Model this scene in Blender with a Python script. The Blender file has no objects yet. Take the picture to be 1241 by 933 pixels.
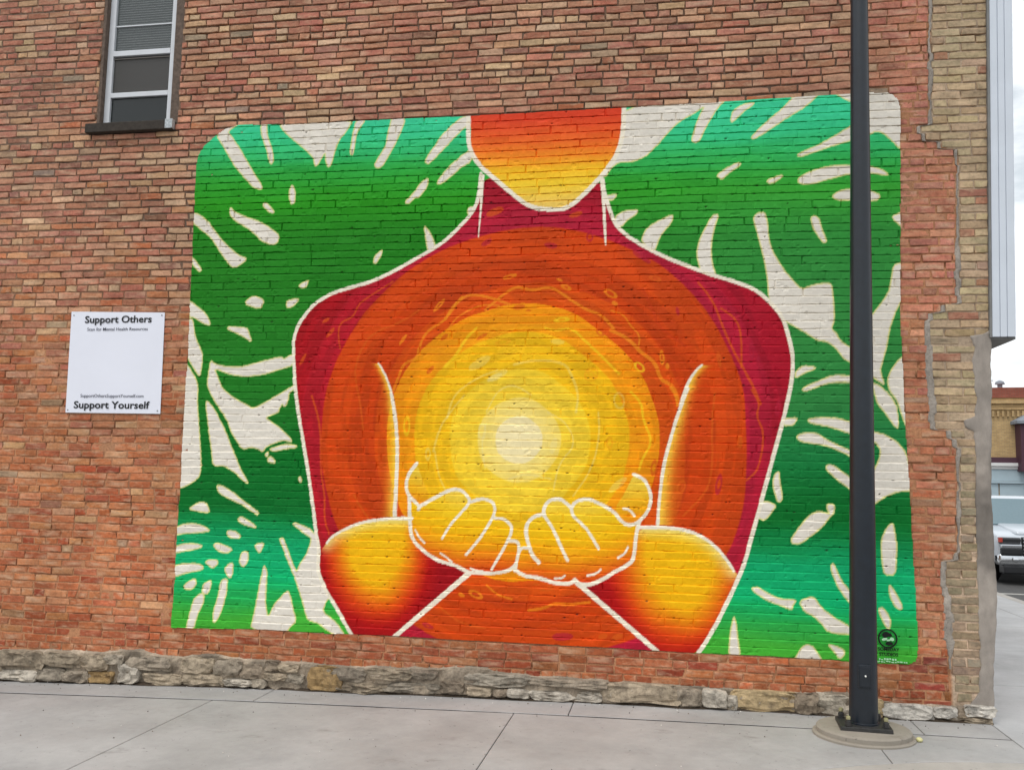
import bpy, bmesh, math, random
import numpy as np
from mathutils import Matrix, Vector

# ---------------------------------------------------------------- camera
scn = bpy.context.scene
cam_d = bpy.data.cameras.new("camera")
cam = bpy.data.objects.new("camera", cam_d)
scn.collection.objects.link(cam)
CAM = Vector((1.2468, -7.2162, 1.6619))
cam.matrix_world = Matrix((
    (0.9856335, -0.0026099, 0.1688780, CAM.x),
    (0.1676634, -0.1055626, -0.9801763, CAM.y),
    (0.0203854, 0.9944092, -0.1036084, CAM.z),
    (0, 0, 0, 1)))
cam_d.sensor_width = 36.0
cam_d.lens = 1100.0 / 1241.0 * 36.0
cam_d.clip_start = 0.05
cam_d.clip_end = 2000.0
scn.camera = cam

# ---------------------------------------------------------------- sky: bright even overcast
SUN_EL, SUN_AZ = math.radians(62), math.radians(205)      # azimuth clockwise from +Y
world = bpy.data.worlds.new("World")
scn.world = world
world.use_nodes = True
wn, wl = world.node_tree.nodes, world.node_tree.links
wn.clear()
w_out = wn.new("ShaderNodeOutputWorld")
w_bg = wn.new("ShaderNodeBackground")
w_sky = wn.new("ShaderNodeTexSky")
w_sky.sky_type = 'NISHITA'
w_sky.sun_disc = False
w_sky.sun_elevation = SUN_EL
w_sky.sun_rotation = SUN_AZ
w_sky.dust_density = 4.0
w_sky.ozone_density = 1.0
w_tc = wn.new("ShaderNodeTexCoord")
w_map = wn.new("ShaderNodeMapping"); w_map.inputs['Scale'].default_value = (1, 1, 2.6)
w_noise = wn.new("ShaderNodeTexNoise")
w_noise.inputs['Scale'].default_value = 5.0
w_noise.inputs['Detail'].default_value = 6.0
w_noise.inputs['Roughness'].default_value = 0.6
w_ramp = wn.new("ShaderNodeValToRGB")
w_ramp.color_ramp.elements[0].position = 0.36; w_ramp.color_ramp.elements[0].color = (6.6, 7.2, 7.6, 1)
w_ramp.color_ramp.elements[1].position = 0.62; w_ramp.color_ramp.elements[1].color = (13.4, 13.5, 13.6, 1)
w_mix = wn.new("ShaderNodeMixRGB"); w_mix.inputs[0].default_value = 0.88
wl.new(w_tc.outputs['Generated'], w_map.inputs[0]); wl.new(w_map.outputs[0], w_noise.inputs['Vector'])
wl.new(w_noise.outputs[0], w_ramp.inputs[0])
wl.new(w_sky.outputs[0], w_mix.inputs[1]); wl.new(w_ramp.outputs[0], w_mix.inputs[2])
wl.new(w_mix.outputs[0], w_bg.inputs[0]); w_bg.inputs[1].default_value = 0.10
wl.new(w_bg.outputs[0], w_out.inputs[0])

sun_d = bpy.data.lights.new("sun", 'SUN')
sun_d.energy = 1.2
sun_d.angle = math.radians(28)
sun_d.color = (1.0, 0.97, 0.93)
sun = bpy.data.objects.new("sun", sun_d)
scn.collection.objects.link(sun)
sdir = Vector((math.sin(SUN_AZ) * math.cos(SUN_EL), math.cos(SUN_AZ) * math.cos(SUN_EL), math.sin(SUN_EL)))
sun.rotation_euler = (-sdir).to_track_quat('-Z', 'Y').to_euler()
sun.location = (0, -4, 12)

scn.view_settings.view_transform = 'Standard'
scn.view_settings.look = 'None'
scn.view_settings.gamma = 1.0
scn.view_settings.exposure = 0.27
scn.view_settings.use_curve_mapping = False
scn.render.engine = 'CYCLES'
scn.cycles.max_bounces = 6

# ---------------------------------------------------------------- helpers
rng = np.random.default_rng(11)
rnd = random.Random(5)
COL = scn.collection

def lin(c):
    c = np.asarray(c, float) / 255.0
    return np.where(c <= 0.04045, c / 12.92, ((c + 0.055) / 1.055) ** 2.4)

def lin4(r, g, b):
    v = lin((r, g, b)); return (float(v[0]), float(v[1]), float(v[2]), 1.0)

_tab = np.random.default_rng(77).random((256, 256))
def vnoise(x, y, seed=0):
    x = np.asarray(x, float) + seed * 17.31; y = np.asarray(y, float) + seed * 9.77
    xi = np.floor(x).astype(int); yi = np.floor(y).astype(int)
    fx = x - xi; fy = y - yi
    fx = fx * fx * (3 - 2 * fx); fy = fy * fy * (3 - 2 * fy)
    a = _tab[xi & 255, yi & 255]; b = _tab[(xi + 1) & 255, yi & 255]
    c = _tab[xi & 255, (yi + 1) & 255]; d = _tab[(xi + 1) & 255, (yi + 1) & 255]
    return (a * (1 - fx) + b * fx) * (1 - fy) + (c * (1 - fx) + d * fx) * fy

def fbm(x, y, seed=0, n=4):
    s = 0; a = 0.5; t = 0
    for i in range(n):
        s = s + a * vnoise(x * 2 ** i, y * 2 ** i, seed + i * 3); t += a; a *= 0.5
    return s / t          # 0..1

def sstep(a, b, x):
    t = np.clip((x - a) / (b - a), 0, 1); return t * t * (3 - 2 * t)

def tag(o, label=None, cat=None, group=None, kind=None):
    if label: o["label"] = label
    if cat: o["category"] = cat
    if group: o["group"] = group
    if kind: o["kind"] = kind
    return o

def link(name, me, mat=None, parent=None):
    o = bpy.data.objects.new(name, me)
    COL.objects.link(o)
    if mat is not None and me is not None:
        me.materials.append(mat)
    if parent is not None:
        o.parent = parent
    return o

def empty(name, loc=(0, 0, 0)):
    o = bpy.data.objects.new(name, None); COL.objects.link(o)
    o.location = loc; o.empty_display_size = 0.2
    return o

def mesh_np(name, verts, quads, col=None, smooth=False):
    """verts (n,3), quads (m,3|4) numpy -> mesh; col (n,3) linear -> point colour attribute Col"""
    verts = np.asarray(verts, np.float32); quads = np.asarray(quads, np.int32)
    me = bpy.data.meshes.new(name)
    m, k = quads.shape
    me.vertices.add(len(verts)); me.vertices.foreach_set("co", verts.ravel())
    me.loops.add(m * k); me.loops.foreach_set("vertex_index", quads.ravel())
    me.polygons.add(m)
    me.polygons.foreach_set("loop_start", np.arange(0, m * k, k, dtype=np.int32))
    if smooth: me.polygons.foreach_set("use_smooth", np.ones(m, bool))
    else: me.polygons.foreach_set("use_smooth", np.zeros(m, bool))
    me.update(calc_edges=True)
    if col is not None: set_col(me, col)
    return me

def set_col(me, col):
    a = me.color_attributes.new("Col", 'FLOAT_COLOR', 'POINT')
    c = np.ones((len(me.vertices), 4), np.float32); c[:, :3] = col
    a.data.foreach_set("color", c.ravel())

def bm_mesh(name, bm, smooth=False):
    me = bpy.data.meshes.new(name); bm.to_mesh(me); bm.free()
    if smooth:
        for p in me.polygons: p.use_smooth = True
    return me

def box_bm(x0, x1, y0, y1, z0, z1, bevel=0.0, bm=None):
    own = bm is None
    if own: bm = bmesh.new()
    r = bmesh.ops.create_cube(bm, size=1.0)
    vs = r['verts']
    for v in vs:
        v.co = Vector((x0 + (v.co.x + .5) * (x1 - x0), y0 + (v.co.y + .5) * (y1 - y0), z0 + (v.co.z + .5) * (z1 - z0)))
    if bevel > 0:
        es = list({e for v in vs for e in v.link_edges})
        bmesh.ops.bevel(bm, geom=es, offset=bevel, segments=2, affect='EDGES', profile=0.6)
    return bm

def box(name, x0, x1, y0, y1, z0, z1, mat, parent=None, bevel=0.0):
    return link(name, bm_mesh(name, box_bm(x0, x1, y0, y1, z0, z1, bevel)), mat, parent)

def prism_bm(pts, axis, a, b, bm=None):
    """2-D polygon extruded along axis ('x': pts are (y,z); 'y': (x,z); 'z': (x,y))"""
    if bm is None: bm = bmesh.new()
    def co(p, t):
        return (t, p[0], p[1]) if axis == 'x' else (p[0], t, p[1]) if axis == 'y' else (p[0], p[1], t)
    A = [bm.verts.new(co(p, a)) for p in pts]; B = [bm.verts.new(co(p, b)) for p in pts]
    bm.faces.new(A); bm.faces.new(list(reversed(B)))
    n = len(pts)
    for i in range(n): bm.faces.new((A[i], B[i], B[(i + 1) % n], A[(i + 1) % n]))
    bmesh.ops.recalc_face_normals(bm, faces=bm.faces[:])
    return bm

def lathe(name, prof, mat, parent=None, seg=32, loc=(0, 0, 0), smooth=True, lean=None):
    """prof: list of (r,z) bottom to top, closed with caps"""
    bm = bmesh.new(); rings = []
    for r, z in prof:
        dx = lean(z) if lean else 0
        rings.append([bm.verts.new((loc[0] + dx + r * math.cos(2 * math.pi * i / seg), loc[1] + r * math.sin(2 * math.pi * i / seg), loc[2] + z)) for i in range(seg)])
    for a, b in zip(rings, rings[1:]):
        for i in range(seg): bm.faces.new((a[i], a[(i + 1) % seg], b[(i + 1) % seg], b[i]))
    bm.faces.new(list(reversed(rings[0]))); bm.faces.new(rings[-1])
    me = bm_mesh(name, bm)
    if smooth:
        for p in me.polygons:
            if len(p.vertices) == 4: p.use_smooth = True
    o = link(name, me, mat, parent)
    if smooth:
        try: me.set_sharp_from_angle(angle=math.radians(35))
        except Exception: pass
    return o

# ---------------------------------------------------------------- materials
class NT:
    def __init__(self, name, rough=0.8, spec=0.5, metal=0.0):
        self.m = bpy.data.materials.new(name); self.m.use_nodes = True
        self.n = self.m.node_tree.nodes; self.l = self.m.node_tree.links
        self.b = self.n['Principled BSDF']
        self.b.inputs['Roughness'].default_value = rough
        self.b.inputs['Metallic'].default_value = metal
        self.b.inputs['Specular IOR Level'].default_value = spec
    def add(self, t, **kw):
        nd = self.n.new(t)
        for k, v in kw.items():
            if k in nd.inputs.keys(): nd.inputs[k].default_value = v
            else: setattr(nd, k, v)
        return nd
    def pos(self, scale=(1, 1, 1)):
        g = self.add("ShaderNodeNewGeometry"); mp = self.add("ShaderNodeMapping")
        mp.inputs['Scale'].default_value = scale
        self.l.new(g.outputs['Position'], mp.inputs[0]); return mp.outputs[0]
    def noise(self, scale, detail=4, rough=0.55, vec=None):
        nd = self.add("ShaderNodeTexNoise", Scale=scale, Detail=detail, Roughness=rough)
        self.l.new(vec if vec is not None else self.pos(), nd.inputs['Vector']); return nd.outputs[0]
    def ramp(self, fac, stops):
        nd = self.add("ShaderNodeValToRGB"); cr = nd.color_ramp
        while len(cr.elements) < len(stops): cr.elements.new(0.5)
        for e, (p, c) in zip(cr.elements, stops):
            e.position = p; e.color = c if len(c) == 4 else (*c, 1)
        self.l.new(fac, nd.inputs[0]); return nd.outputs[0]
    def mix(self, fac, a, b, mode='MIX'):
        nd = self.add("ShaderNodeMixRGB"); nd.blend_type = mode
        for i, v in ((0, fac), (1, a), (2, b)):
            if hasattr(v, 'links') or isinstance(v, bpy.types.NodeSocket): self.l.new(v, nd.inputs[i])
            else: nd.inputs[i].default_value = v
        return nd.outputs[0]
    def color(self, sock):
        if isinstance(sock, bpy.types.NodeSocket): self.l.new(sock, self.b.inputs['Base Color'])
        else: self.b.inputs['Base Color'].default_value = sock
    def bump(self, sock, strength=0.4, dist=0.003, prev=None):
        nd = self.add("ShaderNodeBump", Strength=strength, Distance=dist)
        self.l.new(sock, nd.inputs['Height'])
        if prev is not None: self.l.new(prev, nd.inputs['Normal'])
        self.l.new(nd.outputs[0], self.b.inputs['Normal']); return nd.outputs[0]

def g4(v): return (v, v, v, 1)

def mat_brick():
    t = NT("brick_fired_clay", 0.92, 0.25)
    at = t.add("ShaderNodeAttribute", attribute_name="Col").outputs['Color']
    mot = t.ramp(t.noise(38, 5, 0.65), [(0.28, g4(0.66)), (0.5, g4(1.0)), (0.75, g4(1.18))])
    c = t.mix(1.0, at, mot, 'MULTIPLY')
    smear = t.ramp(t.noise(13, 6, 0.72, t.pos((1, 1, 2.6))), [(0.50, g4(0)), (0.72, g4(0.5))])
    c = t.mix(smear, c, lin4(204, 172, 140))
    soot = t.ramp(t.noise(23, 5, 0.7), [(0.63, g4(0)), (0.78, g4(0.65))])
    c = t.mix(soot, c, lin4(92, 70, 58))
    big = t.ramp(t.noise(0.8, 5, 0.62), [(0.3, g4(0.80)), (0.7, g4(1.12))])
    c = t.mix(1.0, c, big, 'MULTIPLY')
    fleck = t.ramp(t.noise(95, 2, 0.5), [(0.74, g4(0)), (0.80, g4(0.55))])
    c = t.mix(fleck, c, lin4(205, 190, 172))
    t.color(c)
    b1 = t.bump(t.noise(60, 6, 0.7), 0.55, 0.006)
    t.bump(t.noise(260, 3, 0.6), 0.35, 0.0015, b1)
    return t.m

def mat_mortar():
    t = NT("lime_mortar", 0.95, 0.2)
    at = t.add("ShaderNodeAttribute", attribute_name="Col").outputs['Color']
    mot = t.ramp(t.noise(55, 6, 0.7), [(0.3, g4(0.6)), (0.5, g4(1.0)), (0.75, g4(1.3))])
    t.color(t.mix(1.0, at, mot, 'MULTIPLY'))
    t.bump(t.noise(120, 5, 0.7), 0.6, 0.005)
    return t.m

def mat_paint():
    t = NT("mural_paint", 0.62, 0.16)
    at = t.add("ShaderNodeAttribute", attribute_name="Col").outputs['Color']
    mot = t.ramp(t.noise(30, 5, 0.6, t.pos((0.6, 1, 1.4))), [(0.3, g4(0.93)), (0.7, g4(1.05))])
    c = t.mix(1.0, at, mot, 'MULTIPLY')
    t.color(c)
    b1 = t.bump(t.noise(45, 6, 0.7), 0.35, 0.004)
    t.bump(t.noise(220, 3, 0.6), 0.3, 0.0015, b1)
    return t.m

def mat_simple(name, rgb, rough=0.6, spec=0.5, metal=0.0, var=0.12, scale=20, bump=0.0, bdist=0.002):
    t = NT(name, rough, spec, metal)
    lo, hi = 1 - var, 1 + var
    c = t.mix(1.0, lin4(*rgb), t.ramp(t.noise(scale, 5, 0.6), [(0.3, g4(lo)), (0.7, g4(hi))]), 'MULTIPLY')
    t.color(c)
    if bump: t.bump(t.noise(scale * 6, 4, 0.6), bump, bdist)
    return t.m

def mat_stone():
    t = NT("limestone_rubble", 0.95, 0.2)
    oi = t.add("ShaderNodeAttribute", attribute_name="Col").outputs['Color']
    m1 = t.ramp(t.noise(16, 6, 0.7), [(0.32, g4(0.42)), (0.48, g4(1.0)), (0.70, g4(1.45))])
    c = t.mix(1.0, oi, m1, 'MULTIPLY')
    c = t.mix(t.ramp(t.noise(9, 5, 0.65), [(0.52, g4(0)), (0.68, g4(0.55))]), c, lin4(92, 82, 72))
    c = t.mix(t.ramp(t.noise(30, 4, 0.7), [(0.64, g4(0)), (0.74, g4(0.6))]), c, lin4(200, 192, 178))
    t.color(c)
    b1 = t.bump(t.noise(26, 6, 0.75), 0.9, 0.02)
    t.bump(t.noise(140, 4, 0.7), 0.5, 0.004, b1)
    return t.m

def mat_concrete(name, rgb, stain=0.5, rough=0.75, spec=0.4):
    t = NT(name, rough, spec)
    c = t.mix(1.0, lin4(*rgb), t.ramp(t.noise(1.3, 6, 0.62), [(0.3, g4(0.80)), (0.7, g4(1.12))]), 'MULTIPLY')
    c = t.mix(1.0, c, t.ramp(t.noise(14, 6, 0.7), [(0.3, g4(0.93)), (0.7, g4(1.05))]), 'MULTIPLY')
    c = t.mix(1.0, c, t.ramp(t.noise(420, 3, 0.6), [(0.3, g4(0.90)), (0.7, g4(1.08))]), 'MULTIPLY')
    st = t.ramp(t.noise(3.1, 5, 0.7, t.pos((1, 1.6, 1))), [(0.60, g4(0)), (0.74, g4(stain))])
    c = t.mix(st, c, lin4(int(rgb[0] * .72), int(rgb[1] * .70), int(rgb[2] * .68)))
    sp = t.ramp(t.noise(34, 2, 0.5), [(0.71, g4(0)), (0.735, g4(0.5))])
    c = t.mix(sp, c, lin4(70, 66, 62))
    t.color(c)
    rr = t.ramp(t.noise(1.1, 4, 0.6), [(0.35, g4(rough - 0.16)), (0.65, g4(rough + 0.1))])
    t.l.new(rr, t.b.inputs['Roughness'])
    b1 = t.bump(t.noise(300, 4, 0.6), 0.25, 0.0015)
    t.bump(t.noise(5, 4, 0.5), 0.15, 0.01, b1)
    return t.m

M_BRICK = mat_brick(); M_MORTAR = mat_mortar(); M_PAINT = mat_paint(); M_STONE = mat_stone()
M_CONC = mat_concrete("pavement_concrete", (163, 161, 159))
M_CONC2 = mat_concrete("pavement_concrete_pale", (168, 163, 156), 0.35)
M_CONC3 = mat_concrete("walk_concrete", (170, 169, 168), 0.25, 0.5)
M_FOOT = mat_concrete("footing_concrete", (150, 142, 130), 0.6)
M_RENDER = None
M_ASPH = mat_simple("asphalt", (74, 73, 72), 0.85, 0.4, var=0.2, scale=9, bump=0.6, bdist=0.004)
M_JOINT = mat_simple("joint_filler", (26, 25, 26), 0.9, 0.2, var=0.3, scale=30)
M_POST = mat_simple("dark_powder_coat", (19, 27, 36), 0.36, 0.5, var=0.22, scale=14, bump=0.05)
M_PLATE = mat_simple("weathered_black_steel", (46, 45, 44), 0.55, 0.5, var=0.35, scale=40, bump=0.3)
M_NUT = mat_simple("yellow_zinc", (160, 154, 116), 0.45, 0.5, 0.4, var=0.25, scale=60)
M_WHITE = mat_simple("white_aluminium", (205, 208, 212), 0.45, 0.5, var=0.05, scale=8)
M_CLAD = mat_simple("pale_steel_cladding", (206, 213, 222), 0.5, 0.5, var=0.05, scale=3)
M_CLADLINE = mat_simple("cladding_seam", (150, 160, 172), 0.5, 0.5, var=0.05, scale=3)
M_SOFFIT = mat_simple("grey_soffit", (120, 120, 118), 0.7, 0.4, var=0.15, scale=12)
M_WOOD = mat_simple("weathered_dark_wood", (98, 84, 74), 0.85, 0.3, var=0.35, scale=30, bump=0.5)
M_SILL = mat_simple("tarred_sill_wood", (58, 52, 46), 0.85, 0.3, var=0.35, scale=40, bump=0.6)
M_SIGN = mat_simple("white_sign_plastic", (226, 228, 238), 0.38, 0.5, var=0.02, scale=3)
M_INK = mat_simple("black_print", (18, 18, 20), 0.5, 0.4, var=0.05)
M_INK2 = mat_simple("grey_print", (70, 70, 84), 0.5, 0.4, var=0.05)
M_BLACKPAINT = mat_simple("black_stencil_paint", (8, 14, 10), 0.6, 0.3, var=0.1)
M_PALEPAINT = mat_simple("pale_stencil_paint", (176, 222, 180), 0.6, 0.3, var=0.1)

def mat_render():
    t = NT("grey_cement_render", 0.92, 0.25)
    at = t.add("ShaderNodeAttribute", attribute_name="Col").outputs['Color']
    c = t.mix(1.0, at, t.ramp(t.noise(9, 6, 0.65, t.pos((1.6, 1, .7))), [(0.3, g4(0.82)), (0.7, g4(1.12))]), 'MULTIPLY')
    c = t.mix(1.0, c, t.ramp(t.noise(160, 3, 0.6), [(0.3, g4(0.93)), (0.7, g4(1.06))]), 'MULTIPLY')
    t.color(c); t.bump(t.noise(70, 5, 0.65), 0.35, 0.004)
    return t.m
M_RENDER = mat_render()

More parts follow.
